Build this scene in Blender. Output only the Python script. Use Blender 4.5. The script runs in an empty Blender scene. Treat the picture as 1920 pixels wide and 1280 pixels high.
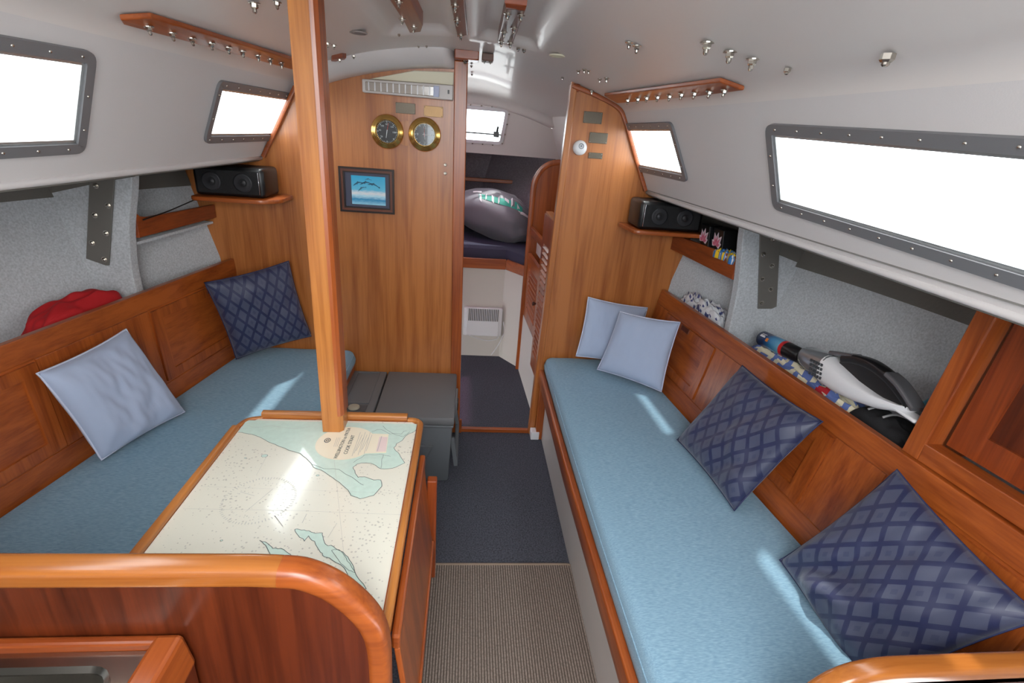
import bpy, bmesh, math, random
import numpy as np
from mathutils import Vector, Matrix, noise
random.seed(4)
# ------------------------------------------------------------------ camera
FPX = 940.0
def nrm(v):
    v = np.array(v, float); return v/np.linalg.norm(v)
DN = nrm([-180, 2260, FPX]); F0 = np.array([-77, -397, FPX], float)
FW = nrm(F0-DN*np.dot(F0, DN)); RX = np.cross(DN, FW)
RX = RX if RX[0] > 0 else -RX
RM = np.array([RX, FW, -DN])
CAM = np.array([0, 0, 1.60])
SC = bpy.context.scene
COL = SC.collection
cd = bpy.data.cameras.new('camera'); cam = bpy.data.objects.new('camera', cd); COL.objects.link(cam)
cd.sensor_width = 36; cd.lens = 36*FPX/1920; cd.clip_start = .02
m = Matrix.Identity(4)
for i in range(3):
    m[i][0] = RM[i][0]; m[i][1] = -RM[i][1]; m[i][2] = -RM[i][2]; m[i][3] = CAM[i]
cam.matrix_world = m
SC.camera = cam
# ------------------------------------------------------------------ light, world, exposure
w = bpy.data.worlds.new('world'); SC.world = w; w.use_nodes = True
nt = w.node_tree; nt.nodes.clear()
wo = nt.nodes.new('ShaderNodeOutputWorld'); bg = nt.nodes.new('ShaderNodeBackground')
tc = nt.nodes.new('ShaderNodeTexCoord'); nz = nt.nodes.new('ShaderNodeTexNoise'); nz.inputs['Scale'].default_value = 2.2
nz.inputs['Detail'].default_value = 4
cr = nt.nodes.new('ShaderNodeValToRGB'); cr.color_ramp.elements[0].position = .38; cr.color_ramp.elements[1].position = .6
cr.color_ramp.elements[0].color = (.84, .93, 1, 1); cr.color_ramp.elements[1].color = (1, 1, 1, 1)
nt.links.new(tc.outputs['Generated'], nz.inputs['Vector']); nt.links.new(nz.outputs['Fac'], cr.inputs['Fac'])
nt.links.new(cr.outputs['Color'], bg.inputs['Color']); nt.links.new(bg.outputs['Background'], wo.inputs['Surface'])
bg.inputs['Strength'].default_value = 5.0
sl = bpy.data.lights.new('sun', 'SUN'); sl.energy = 2.2; sl.angle = .03; sl.color = (1, .97, .92)
so = bpy.data.objects.new('sun', sl); COL.objects.link(so)
so.rotation_euler = Vector((-.07, .26, 1)).to_track_quat('Z', 'Y').to_euler(); so.location = (0, 1, 6)
al = bpy.data.lights.new('companionway_daylight', 'AREA'); al.shape = 'RECTANGLE'; al.size = .85; al.size_y = 1.0
al.energy = 16; al.color = (1, .99, .97)
ao = bpy.data.objects.new('companionway_daylight', al); COL.objects.link(ao)
ao.location = (.0, -.55, 2.1); ao.rotation_euler = Vector((0, -.75, 1)).to_track_quat('Z', 'Y').to_euler()
vs = SC.view_settings; vs.view_transform = 'Standard'; vs.look = 'None'; vs.gamma = 1; vs.use_curve_mapping = False
vs.exposure = 0.72
# ------------------------------------------------------------------ measuring helpers: a viewing ray met with a real plane
def ray(px, py): return RM @ nrm([px-960, py-640, FPX])
def onp(px, py, p0, n):
    r = ray(px, py); n = np.array(n, float); return Vector(CAM+r*np.dot(np.array(p0)-CAM, n)/np.dot(r, n))
def Z(px, py, z): return onp(px, py, (0, 0, z), (0, 0, 1))
def Y(px, py, y): return onp(px, py, (0, y, 0), (0, 1, 0))
def X(px, py, x): return onp(px, py, (x, 0, 0), (1, 0, 0))
SN, SP = (1, .05, .51), (.862, 2.47, 1.383)
PN, PP = (-1, .05, .51), (-.93, 2.47, 1.416)
def swall(y, z): return Vector((.862-.05*(y-2.47)-.51*(z-1.383), y, z))
def pwall(y, z): return Vector((-.93+.05*(y-2.47)+.51*(z-1.416), y, z))
SNv = -Vector(SN).normalized(); PNv = -Vector(PN).normalized()      # towards the inside, downwards
def ceilz(x, y): return 1.90-.30*(x+.05)**2+.03*(2.47-y) if y < 2.6 else 1.896-.30*(x+.05)**2-.05*(y-2.6)
def onceil(px, py, off=0):      # where a viewing ray meets the roof (or the top of a coachroof side), lowered by off
    r = ray(px, py); t = .4
    while t < 5:
        p = CAM+r*t
        if p[2] > ceilz(p[0], p[1])-off or p[0] > swall(p[1], p[2]).x-.004 or p[0] < pwall(p[1], p[2]).x+.004: return Vector(p)
        t += .002
    return Vector(p)
# ------------------------------------------------------------------ materials
MC = {}
def newmat(name):
    mt = bpy.data.materials.new(name); mt.use_nodes = True
    return mt, mt.node_tree, mt.node_tree.nodes['Principled BSDF']
def L(t, a, b): t.links.new(a, b)
def rgb(r, g, b):
    f = lambda c: (c/255/12.92) if c <= 10 else ((c/255+.055)/1.055)**2.4
    return (f(r), f(g), f(b), 1)
def plain(name, col, rough=.5, metal=0, bump=0, scale=200, var=0, coat=0, spec=.5, sheen=0):
    if name in MC: return MC[name]
    mt, t, b = newmat(name); b.inputs['Base Color'].default_value = col; b.inputs['Roughness'].default_value = rough
    b.inputs['Metallic'].default_value = metal; b.inputs['Coat Weight'].default_value = coat; b.inputs['Specular IOR Level'].default_value = spec
    b.inputs['Sheen Weight'].default_value = sheen
    co = t.nodes.new('ShaderNodeTexCoord'); n = t.nodes.new('ShaderNodeTexNoise'); n.inputs['Scale'].default_value = scale; n.inputs['Detail'].default_value = 3
    L(t, co.outputs['Object'], n.inputs['Vector'])
    if var:
        mx = t.nodes.new('ShaderNodeMix'); mx.data_type = 'RGBA'; mx.blend_type = 'MULTIPLY'; mx.inputs[0].default_value = 1
        r = t.nodes.new('ShaderNodeValToRGB'); r.color_ramp.elements[0].color = (1-var,)*3+(1,); r.color_ramp.elements[1].color = (1+var*.4,)*3+(1,)
        r.color_ramp.elements[0].position = .3; r.color_ramp.elements[1].position = .7
        L(t, n.outputs['Fac'], r.inputs['Fac']); mx.inputs[6].default_value = col; L(t, r.outputs['Color'], mx.inputs[7]); L(t, mx.outputs[2], b.inputs['Base Color'])
    if bump:
        bp = t.nodes.new('ShaderNodeBump'); bp.inputs['Strength'].default_value = bump; bp.inputs['Distance'].default_value = .002
        L(t, n.outputs['Fac'], bp.inputs['Height']); L(t, bp.outputs['Normal'], b.inputs['Normal'])
    MC[name] = mt; return mt
def wood(tone='gold', ax='z', rough=.34):
    key = 'teak_%s_%s' % (tone, ax)
    if key in MC: return MC[key]
    cols = {'rail': (rgb(172, 104, 46), rgb(138, 74, 28)), 'gold': (rgb(184, 114, 58), rgb(148, 82, 36)), 'mid': (rgb(168, 86, 34), rgb(122, 52, 16)),
            'red': (rgb(148, 68, 26), rgb(104, 38, 12)), 'dark': (rgb(100, 42, 18), rgb(62, 22, 8)), 'pale': (rgb(192, 124, 60), rgb(152, 86, 36))}
    hi, lo = cols[tone]
    mt, t, b = newmat(key)
    co = t.nodes.new('ShaderNodeTexCoord'); mp = t.nodes.new('ShaderNodeMapping'); L(t, co.outputs['Object'], mp.inputs['Vector'])
    sc = [26, 26, 26]; sc['xyz'.index(ax)] = 1.5
    mp.inputs['Scale'].default_value = sc
    n1 = t.nodes.new('ShaderNodeTexNoise'); n1.inputs['Scale'].default_value = 1.0; n1.inputs['Detail'].default_value = 6; n1.inputs['Distortion'].default_value = .6
    L(t, mp.outputs['Vector'], n1.inputs['Vector'])
    mp2 = t.nodes.new('ShaderNodeMapping'); s2 = [150, 150, 150]; s2['xyz'.index(ax)] = 5; mp2.inputs['Scale'].default_value = s2
    L(t, co.outputs['Object'], mp2.inputs['Vector'])
    n2 = t.nodes.new('ShaderNodeTexNoise'); n2.inputs['Scale'].default_value = 1.0; n2.inputs['Detail'].default_value = 3; L(t, mp2.outputs['Vector'], n2.inputs['Vector'])
    n3 = t.nodes.new('ShaderNodeTexNoise'); n3.inputs['Scale'].default_value = 3.0; L(t, co.outputs['Object'], n3.inputs['Vector'])
    ad = t.nodes.new('ShaderNodeMath'); ad.operation = 'MULTIPLY_ADD'; ad.inputs[1].default_value = .45
    L(t, n2.outputs['Fac'], ad.inputs[0]); L(t, n1.outputs['Fac'], ad.inputs[2])
    ad2 = t.nodes.new('ShaderNodeMath'); ad2.operation = 'MULTIPLY_ADD'; ad2.inputs[1].default_value = .22
    L(t, n3.outputs['Fac'], ad2.inputs[0]); L(t, ad.outputs[0], ad2.inputs[2])
    r = t.nodes.new('ShaderNodeValToRGB'); r.color_ramp.elements[0].position = .58; r.color_ramp.elements[1].position = .96
    r.color_ramp.elements[0].color = lo; r.color_ramp.elements[1].color = hi
    L(t, ad2.outputs[0], r.inputs['Fac']); L(t, r.outputs['Color'], b.inputs['Base Color'])
    b.inputs['Roughness'].default_value = rough; b.inputs['Coat Weight'].default_value = .35; b.inputs['Coat Roughness'].default_value = .22
    bp = t.nodes.new('ShaderNodeBump'); bp.inputs['Strength'].default_value = .12; bp.inputs['Distance'].default_value = .001
    L(t, n2.outputs['Fac'], bp.inputs['Height']); L(t, bp.outputs['Normal'], b.inputs['Normal'])
    MC[key] = mt; return mt
GEL = plain('white_gelcoat', rgb(214, 208, 206), .3, bump=.05, scale=6, coat=.15)
CEIL = plain('ceiling_gelcoat', rgb(220, 214, 210), .36, bump=.12, scale=5, coat=.15)
LINER = plain('white_headliner', rgb(210, 206, 205), .5, bump=.1, scale=300)
PANEL = plain('white_panel', rgb(205, 200, 196), .45)
VPANEL = plain('vberth_panel', rgb(206, 200, 192), .4)
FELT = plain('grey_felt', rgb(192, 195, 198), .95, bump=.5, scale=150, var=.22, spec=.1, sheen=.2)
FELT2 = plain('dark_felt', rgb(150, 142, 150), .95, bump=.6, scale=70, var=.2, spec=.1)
CARPET = plain('charcoal_carpet', rgb(84, 86, 95), 1, bump=1, scale=170, var=.5, spec=.05)
ALU = plain('anodised_frame', rgb(118, 118, 121), .42, .1, bump=.05, scale=80)
ALU2 = plain('bright_aluminium', rgb(190, 194, 194), .25, .7)
STEEL = plain('steel_bolt', rgb(196, 190, 180), .22, 1)
PLATE = plain('dull_steel_plate', rgb(122, 118, 112), .5, .5, bump=.1, scale=60)
BRASS = plain('polished_brass', rgb(222, 180, 104), .24, .9)
GREYP = plain('grey_plastic', rgb(108, 108, 110), .5, bump=.2, scale=400)
GREYD = plain('grey_plastic_body', rgb(100, 104, 108), .5, bump=.2, scale=400)
BLK = plain('black_plastic', rgb(16, 16, 18), .35)
BLKM = plain('black_cloth', rgb(20, 20, 23), .85, bump=.4, scale=300)
WHT = plain('white_plastic', rgb(226, 226, 228), .35)
CREAM = plain('cream_plastic', rgb(222, 216, 190), .45)
PIPE = plain('grey_piping', rgb(120, 118, 112), .6)
RED = plain('red_cloth', rgb(176, 16, 24), .8, bump=.3, scale=300)
SINK = plain('brushed_sink', rgb(176, 172, 164), .2, 1, bump=.05, scale=30)
DGLASS = plain('dark_dial', rgb(34, 40, 44), .12, coat=.8)
def glassmat():
    mt, t, b = newmat('window_glass'); t.nodes.remove(b); o = t.nodes['Material Output']
    tr = t.nodes.new('ShaderNodeBsdfTransparent'); tr.inputs['Color'].default_value = (.96, .98, .98, 1)
    gl = t.nodes.new('ShaderNodeBsdfGlossy'); gl.inputs['Roughness'].default_value = .02
    mx = t.nodes.new('ShaderNodeMixShader'); mx.inputs[0].default_value = .06
    L(t, tr.outputs[0], mx.inputs[1]); L(t, gl.outputs[0], mx.inputs[2]); L(t, mx.outputs[0], o.inputs['Surface']); return mt
GLASS = glassmat()
def tintmat():
    mt, t, b = newmat('added_hatch_tint'); t.nodes.remove(b); o = t.nodes['Material Output']
    tr = t.nodes.new('ShaderNodeBsdfTransparent'); tr.inputs['Color'].default_value = (.60, .40, .50, 1)
    L(t, tr.outputs[0], o.inputs['Surface']); return mt
TINT = tintmat()  # pane of the added hatch, tints the daylight let into the forward cabin
def blue_fabric():
    mt, t, b = newmat('blue_seat_fabric'); co = t.nodes.new('ShaderNodeTexCoord'); mp = t.nodes.new('ShaderNodeMapping'); mp.inputs['Scale'].default_value = (70, 420, 420)
    L(t, co.outputs['Object'], mp.inputs['Vector']); n = t.nodes.new('ShaderNodeTexNoise'); n.inputs['Scale'].default_value = 1; n.inputs['Detail'].default_value = 5
    L(t, mp.outputs[0], n.inputs['Vector']); r = t.nodes.new('ShaderNodeValToRGB'); r.color_ramp.elements[0].position = .3; r.color_ramp.elements[1].position = .72
    r.color_ramp.elements[0].color = rgb(112, 146, 168); r.color_ramp.elements[1].color = rgb(142, 174, 192)
    L(t, n.outputs['Fac'], r.inputs['Fac']); L(t, r.outputs[0], b.inputs['Base Color']); b.inputs['Roughness'].default_value = .85; b.inputs['Specular IOR Level'].default_value = .15
    b.inputs['Sheen Weight'].default_value = .15
    bp = t.nodes.new('ShaderNodeBump'); bp.inputs['Strength'].default_value = .25; bp.inputs['Distance'].default_value = .001
    L(t, n.outputs['Fac'], bp.inputs['Height']); L(t, bp.outputs[0], b.inputs['Normal']); return mt
BLUE = blue_fabric()
PALE = plain('pale_blue_cotton', rgb(168, 180, 204), .9, bump=.15, scale=25, spec=.1, sheen=.2)
PALEP = plain('pale_blue_piping', rgb(196, 202, 222), .8)
def math_(t, op, a, b=None, v=None):
    n = t.nodes.new('ShaderNodeMath'); n.operation = op
    L(t, a, n.inputs[0]) if not isinstance(a, (int, float)) else setattr(n.inputs[0], 'default_value', a)
    if b is not None:
        L(t, b, n.inputs[1]) if not isinstance(b, (int, float)) else setattr(n.inputs[1], 'default_value', b)
    return n.outputs[0]
def navy():
    mt, t, b = newmat('navy_diamond_satin'); uv = t.nodes.new('ShaderNodeUVMap'); uv.uv_map = 'UVMap'
    s = t.nodes.new('ShaderNodeSeparateXYZ'); L(t, uv.outputs[0], s.inputs[0])
    n = t.nodes.new('ShaderNodeTexNoise'); n.inputs['Scale'].default_value = 40; L(t, uv.outputs[0], n.inputs['Vector'])
    u = math_(t, 'MULTIPLY', s.outputs[0], 7.0); v = math_(t, 'MULTIPLY', s.outputs[1], 4.6)
    a = math_(t, 'ADD', u, v); c = math_(t, 'SUBTRACT', u, v)
    da = math_(t, 'ABSOLUTE', math_(t, 'SUBTRACT', math_(t, 'FRACT', math_(t, 'ADD', a, 40.0)), .5))
    dc = math_(t, 'ABSOLUTE', math_(t, 'SUBTRACT', math_(t, 'FRACT', math_(t, 'ADD', c, 40.0)), .5))
    d = math_(t, 'MAXIMUM', da, dc)
    cell = math_(t, 'LESS_THAN', d, .37)
    fl = math_(t, 'MODULO', math_(t, 'FLOOR', math_(t, 'ADD', a, 40.0)), 2.0)
    ring = math_(t, 'MULTIPLY', math_(t, 'LESS_THAN', d, .13), math_(t, 'SUBTRACT', 1.0, fl))
    mx = t.nodes.new('ShaderNodeMix'); mx.data_type = 'RGBA'; L(t, cell, mx.inputs[0])
    mx.inputs[6].default_value = rgb(32, 38, 74); mx.inputs[7].default_value = rgb(66, 71, 94)
    mx2 = t.nodes.new('ShaderNodeMix'); mx2.data_type = 'RGBA'; L(t, math_(t, 'MULTIPLY', ring, .5), mx2.inputs[0]); L(t, mx.outputs[2], mx2.inputs[6]); mx2.inputs[7].default_value = rgb(46, 52, 84)
    L(t, mx2.outputs[2], b.inputs['Base Color']); b.inputs['Roughness'].default_value = .48; b.inputs['Sheen Weight'].default_value = .2
    return mt
NAVY = navy()
NAVYE = plain('navy_edge', rgb(38, 44, 82), .6)
def chartmat():
    mt, t, b = newmat('nautical_chart_paper'); co = t.nodes.new('ShaderNodeTexCoord')
    vo = t.nodes.new('ShaderNodeTexVoronoi'); vo.inputs['Scale'].default_value = 95; L(t, co.outputs['Object'], vo.inputs['Vector'])
    n = t.nodes.new('ShaderNodeTexNoise'); n.inputs['Scale'].default_value = 9; L(t, co.outputs['Object'], n.inputs['Vector'])
    lt = math_(t, 'LESS_THAN', vo.outputs['Distance'], math_(t, 'MULTIPLY', math_(t, 'SUBTRACT', n.outputs['Fac'], .22), .62))
    lt = math_(t, 'MULTIPLY', lt, .42)
    mx = t.nodes.new('ShaderNodeMix'); mx.data_type = 'RGBA'; L(t, lt, mx.inputs[0]); mx.inputs[6].default_value = rgb(230, 227, 212); mx.inputs[7].default_value = rgb(150, 146, 142)
    L(t, mx.outputs[2], b.inputs['Base Color']); b.inputs['Roughness'].default_value = .22; b.inputs['Coat Weight'].default_value = .8; b.inputs['Coat Roughness'].default_value = .09
    return mt
CHART = chartmat()
LAND = plain('chart_land_green', rgb(206, 228, 216), .22, var=.05, scale=60, coat=.8)
CTITLE = plain('chart_title_cream', rgb(240, 230, 206), .3, coat=.6)
CPINK = plain('chart_pink', rgb(232, 210, 206), .3, coat=.6)
INK = plain('chart_ink', rgb(70, 80, 84), .4)
INKL = plain('chart_ink_light', rgb(172, 172, 168), .4)
def matmat():
    mt, t, b = newmat('ribbed_mat_weave'); co = t.nodes.new('ShaderNodeTexCoord'); wv = t.nodes.new('ShaderNodeTexWave'); wv.inputs['Scale'].default_value = 34; wv.bands_direction = 'X'
    wv.inputs['Distortion'].default_value = .6; wv.inputs['Detail Scale'].default_value = 6
    L(t, co.outputs['Object'], wv.inputs['Vector']); n = t.nodes.new('ShaderNodeTexNoise'); n.inputs['Scale'].default_value = 140; L(t, co.outputs['Object'], n.inputs['Vector'])
    mu = math_(t, 'MULTIPLY', wv.outputs['Fac'], n.outputs['Fac']); r = t.nodes.new('ShaderNodeValToRGB')
    r.color_ramp.elements[0].color = rgb(80, 70, 62); r.color_ramp.elements[1].color = rgb(150, 136, 126); r.color_ramp.elements[1].position = .55
    L(t, mu, r.inputs['Fac']); L(t, r.outputs[0], b.inputs['Base Color']); b.inputs['Roughness'].default_value = .95
    bp = t.nodes.new('ShaderNodeBump'); bp.inputs['Strength'].default_value = .8; bp.inputs['Distance'].default_value = .002; L(t, wv.outputs['Fac'], bp.inputs['Height']); L(t, bp.outputs[0], b.inputs['Normal'])
    return mt
MATW = matmat()
# ------------------------------------------------------------------ objects
BASE = {}
def thing(name, label, cat, loc=(0, 0, 0), group=None):
    o = bpy.data.objects.new(name, None); COL.objects.link(o); o.location = loc; o.empty_display_size = .05
    o['label'] = label; o['category'] = cat
    if group: o['group'] = group
    BASE[o.name] = Vector(loc); return o
def tag(o, label, cat, group=None):
    o['label'] = label; o['category'] = cat
    if group: o['group'] = group
    return o
def obj(name, bm, mats, parent=None, smooth=False, label=None, angle=None):
    if not isinstance(mats, (list, tuple)): mats = [mats]
    bmesh.ops.recalc_face_normals(bm, faces=bm.faces)
    off = BASE.get(parent.name, Vector((0, 0, 0))) if parent else Vector((0, 0, 0))
    if parent is None:                                   # origin at the piece's own foot
        xs = [v.co for v in bm.verts]
        off = Vector((sum(c.x for c in xs)/len(xs), sum(c.y for c in xs)/len(xs), min(c.z for c in xs)))
    bmesh.ops.translate(bm, verts=bm.verts, vec=-off)
    me = bpy.data.meshes.new(name); bm.to_mesh(me); bm.free()
    for mt in mats: me.materials.append(mt)
    if smooth:
        for p in me.polygons: p.use_smooth = True
        if angle: me.set_sharp_from_angle(angle=math.radians(angle))
    o = bpy.data.objects.new(name, me); COL.objects.link(o)
    if parent: o.parent = parent; BASE[o.name] = off
    else: o.location = off; BASE[o.name] = off
    if label: o['label'] = label
    return o
def struct(name, bm, mats, smooth=False, parent=None, angle=None):
    o = obj(name, bm, mats, parent, smooth, angle=angle)
    if parent is None: o['kind'] = 'structure'
    return o
def B(): return bmesh.new()
def hexa(bm, a, mi=0, bev=0):
    vs = [bm.verts.new(p) for p in a]
    fs = [bm.faces.new([vs[i] for i in f]) for f in ((0, 1, 2, 3), (4, 5, 6, 7), (0, 1, 5, 4), (1, 2, 6, 5), (2, 3, 7, 6), (3, 0, 4, 7))]
    for f in fs: f.material_index = mi
    if bev:
        bmesh.ops.recalc_face_normals(bm, faces=fs)
        es = set(e for f in fs for e in f.edges)
        bmesh.ops.bevel(bm, geom=list(es), offset=bev, segments=2, profile=.5, affect='EDGES')
    return bm
def box(bm, x0, x1, y0, y1, z0, z1, bev=0, mi=0):
    return hexa(bm, [(x0, y0, z0), (x1, y0, z0), (x1, y1, z0), (x0, y1, z0), (x0, y0, z1), (x1, y0, z1), (x1, y1, z1), (x0, y1, z1)], mi, bev)
def prism(bm, pts, vec, bev=0, mi=0):
    vec = Vector(vec); a = [bm.verts.new(p) for p in pts]; b = [bm.verts.new(Vector(p)+vec) for p in pts]; n = len(a)
    fs = [bm.faces.new(a), bm.faces.new(b[::-1])]
    for i in range(n): fs.append(bm.faces.new((a[i], a[(i+1) % n], b[(i+1) % n], b[i])))
    for f in fs: f.material_index = mi
    if bev:
        bmesh.ops.recalc_face_normals(bm, faces=fs)
        es = [e for e in set(fs[0].edges) | set(fs[1].edges)]
        bmesh.ops.bevel(bm, geom=es, offset=bev, segments=2, profile=.5, affect='EDGES')
    return bm
def frame_of(d):
    d = Vector(d).normalized(); u = d.orthogonal().normalized(); return u, d.cross(u)
def cyl(bm, p0, p1, r0, r1=None, n=16, mi=0, cap=True):
    r1 = r0 if r1 is None else r1; p0 = Vector(p0); p1 = Vector(p1); u, v = frame_of(p1-p0); rings = []
    for p, r in ((p0, r0), (p1, r1)):
        rings.append([bm.verts.new(p+(u*math.cos(6.28318*i/n)+v*math.sin(6.28318*i/n))*r) for i in range(n)])
    for i in range(n):
        f = bm.faces.new((rings[0][i], rings[0][(i+1) % n], rings[1][(i+1) % n], rings[1][i])); f.material_index = mi; f.smooth = True
    if cap:
        for rg in rings: bm.faces.new(rg).material_index = mi
    return bm
def lathe(bm, prof, c, d, n=32, mi=0, u=None, sx=1, sy=1):
    c = Vector(c); d = Vector(d).normalized()
    uu, vv = frame_of(d)
    if u is not None: uu = Vector(u).normalized(); vv = d.cross(uu)
    rings = []
    for r, h in prof:
        rings.append([bm.verts.new(c+d*h+(uu*sx*math.cos(2*math.pi*i/n)+vv*sy*math.sin(2*math.pi*i/n))*r) for i in range(n)] if r > 1e-6 else [bm.verts.new(c+d*h)])
    for a, b in zip(rings, rings[1:]):
        for i in range(n):
            q = [a[i % len(a)], a[(i+1) % len(a)], b[(i+1) % len(b)], b[i % len(b)]]
            q2 = []
            for x in q:
                if x not in q2: q2.append(x)
            if len(q2) > 2: f = bm.faces.new(q2); f.material_index = mi
    return bm
def rrect(w, h, r, seg=3):
    out = []
    for cx, cy, a0 in ((w/2-r, h/2-r, 0), (-w/2+r, h/2-r, 90), (-w/2+r, -h/2+r, 180), (w/2-r, -h/2+r, 270)):
        for i in range(seg+1):
            a = math.radians(a0+90*i/seg); out.append((cx+r*math.cos(a), cy+r*math.sin(a)))
    return out
def sweep(bm, path, prof, up=(0, 0, 1), closed=False, mi=0):
    path = [Vector(p) for p in path]; n = len(path); up = Vector(up); rings = []
    for i, p in enumerate(path):
        if closed: t = (path[(i+1) % n]-path[i-1]).normalized()
        else: t = (path[min(i+1, n-1)]-path[max(i-1, 0)]).normalized()
        s = t.cross(up)
        if s.length < 1e-4: s = t.orthogonal()
        s.normalize(); u = s.cross(t).normalized()
        k = 1.0
        if 0 < i < n-1 or closed:
            a = (path[i]-path[i-1]).normalized(); k = 1/max(.5, abs(a.dot(t)))
        rings.append([bm.verts.new(p+s*x*k+u*y) for x, y in prof])
    k = len(prof); rg = list(zip(rings, rings[1:])) + ([(rings[-1], rings[0])] if closed else [])
    for a, b in rg:
        for i in range(k): bm.faces.new((a[i], a[(i+1) % k], b[(i+1) % k], b[i])).material_index = mi
    if not closed:
        bm.faces.new(rings[0]).material_index = mi; bm.faces.new(rings[-1][::-1]).material_index = mi
    return bm
def tube(bm, path, r, n=8, mi=0, closed=False):
    return sweep(bm, path, [(r*math.cos(2*math.pi*i/n), r*math.sin(2*math.pi*i/n)) for i in range(n)], (.03, .02, 1), closed, mi)
def smoothpath(pts, k=8):
    pts = [Vector(p) for p in pts]; out = []
    for i in range(len(pts)-1):
        p0 = pts[max(i-1, 0)]; p1 = pts[i]; p2 = pts[i+1]; p3 = pts[min(i+2, len(pts)-1)]
        for j in range(k):
            t = j/k; out.append(.5*((2*p1)+(p2-p0)*t+(2*p0-5*p1+4*p2-p3)*t*t+(-p0+3*p1-3*p2+p3)*t**3))
    out.append(pts[-1]); return out
def grid(bm, fn, nu, nv, mi=0, uv=False, closeu=False):
    if uv and not bm.loops.layers.uv.get('UVMap'): bm.loops.layers.uv.new('UVMap')
    vs = [[bm.verts.new(fn(i/nu, j/nv)) for j in range(nv+1)] for i in range(nu+1)]
    ul = (bm.loops.layers.uv.get('UVMap') or bm.loops.layers.uv.new('UVMap')) if uv else None
    for i in range(nu):
        for j in range(nv):
            f = bm.faces.new((vs[i][j], vs[i+1][j], vs[i+1][j+1], vs[i][j+1])); f.material_index = mi
            if uv:
                for lp, (a, b) in zip(f.loops, ((i, j), (i+1, j), (i+1, j+1), (i, j+1))): lp[ul].uv = (a/nu, b/nv)
    return vs
def quadpt(q, s, t):    # q: 4 corners in order, s,t in 0..1
    a = Vector(q[0]).lerp(Vector(q[1]), s); b = Vector(q[3]).lerp(Vector(q[2]), s); return a.lerp(b, t)
def roundpoly(pts, r, seg=5):
    pts = [Vector(p) for p in pts]; out = []; n = len(pts)
    for i in range(n):
        p = pts[i]; a = (pts[i-1]-p); b = (pts[(i+1) % n]-p); ra = min(r, a.length*.45, b.length*.45)
        A = p+a.normalized()*ra; Bq = p+b.normalized()*ra
        for j in range(seg+1):
            t = j/seg; out.append(A*(1-t)**2+p*2*t*(1-t)+Bq*t*t)
    return out
def inset(pts, d, n):
    n = Vector(n).normalized(); out = []; k = len(pts); c = sum(pts, Vector())/k
    for i in range(k):
        t = (pts[(i+1) % k]-pts[i-1]).normalized(); q = t.cross(n)
        if q.dot(c-pts[i]) < 0: q = -q
        out.append(pts[i]+q*d)
    return out
def ring(bm, outer, inner, vec, mi=0):
    vec = Vector(vec); n = len(outer)
    A = [bm.verts.new(p) for p in outer]; I = [bm.verts.new(p) for p in inner]
    A2 = [bm.verts.new(p+vec) for p in outer]; I2 = [bm.verts.new(p+vec) for p in inner]
    for i in range(n):
        j = (i+1) % n
        for q in ((A[i], A[j], I[j], I[i]), (A2[i], A2[j], I2[j], I2[i]), (A[i], A[j], A2[j], A2[i]), (I[i], I[j], I2[j], I2[i])):
            bm.faces.new(q).material_index = mi
    return bm
# shared hardware: a domed nut on a washer
def bolt_mesh(washer=True, long=False):
    bm = B(); h = .004
    if washer: lathe(bm, [(.0105, 0), (.0105, .0016), (.004, .002)], (0, 0, 0), (0, 0, 1), 14)
    lathe(bm, [(.0062, .0015), (.0062, .0065), (.0045, .0085)], (0, 0, 0), (0, 0, 1), 6)
    lathe(bm, [(.0036, .008), (.0036, .013 if long else .0105), (.0022, .0155 if long else .012), (0, .016 if long else .0125)], (0, 0, 0), (0, 0, 1), 10)
    me = bpy.data.meshes.new('bolt'); bm.to_mesh(me); bm.free(); me.materials.append(STEEL)
    return me
def screw_mesh():
    bm = B(); lathe(bm, [(.0042, 0), (.0038, .0014), (.0022, .0026), (0, .003)], (0, 0, 0), (0, 0, 1), 10)
    me = bpy.data.meshes.new('screw'); bm.to_mesh(me); bm.free(); me.materials.append(STEEL)
    for p in me.polygons: p.use_smooth = True
    return me
BOLT, BOLTL, BOLTN, SCREW = bolt_mesh(), bolt_mesh(True, True), bolt_mesh(False), screw_mesh()
def fix(me, parent, p, n, s=1.0, name=None):
    o = bpy.data.objects.new(name or me.name.split('.')[0], me); COL.objects.link(o); o.parent = parent
    o.location = Vector(p)-BASE[parent.name]; o.rotation_euler = Vector(n).to_track_quat('Z', 'Y').to_euler(); o.scale = (s, s, s); return o
def textmesh(s, size, origin, xdir, ydir, mat, name, parent, extr=.0002, align='LEFT'):
    cu = bpy.data.curves.new('t', 'FONT'); cu.body = s; cu.size = size; cu.extrude = extr; cu.align_x = align
    to = bpy.data.objects.new('t', cu); COL.objects.link(to); dg = bpy.context.evaluated_depsgraph_get(); dg.update()
    me = bpy.data.meshes.new_from_object(to.evaluated_get(dg)); bpy.data.objects.remove(to)
    bm = B(); bm.from_mesh(me); bpy.data.meshes.remove(me)
    xd = Vector(xdir).normalized(); zd = xd.cross(Vector(ydir)).normalized(); yd = zd.cross(xd)
    M = Matrix((xd, yd, zd)).transposed().to_4x4(); M.translation = Vector(origin); bmesh.ops.transform(bm, matrix=M, verts=bm.verts)
    return obj(name, bm, mat, parent)
# ================================================================== THE SHELL
bm = B(); box(bm, -1.45, 1.45, -.9, 5.3, -.03, 0)
floor = struct('floor', bm, CARPET)
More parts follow.
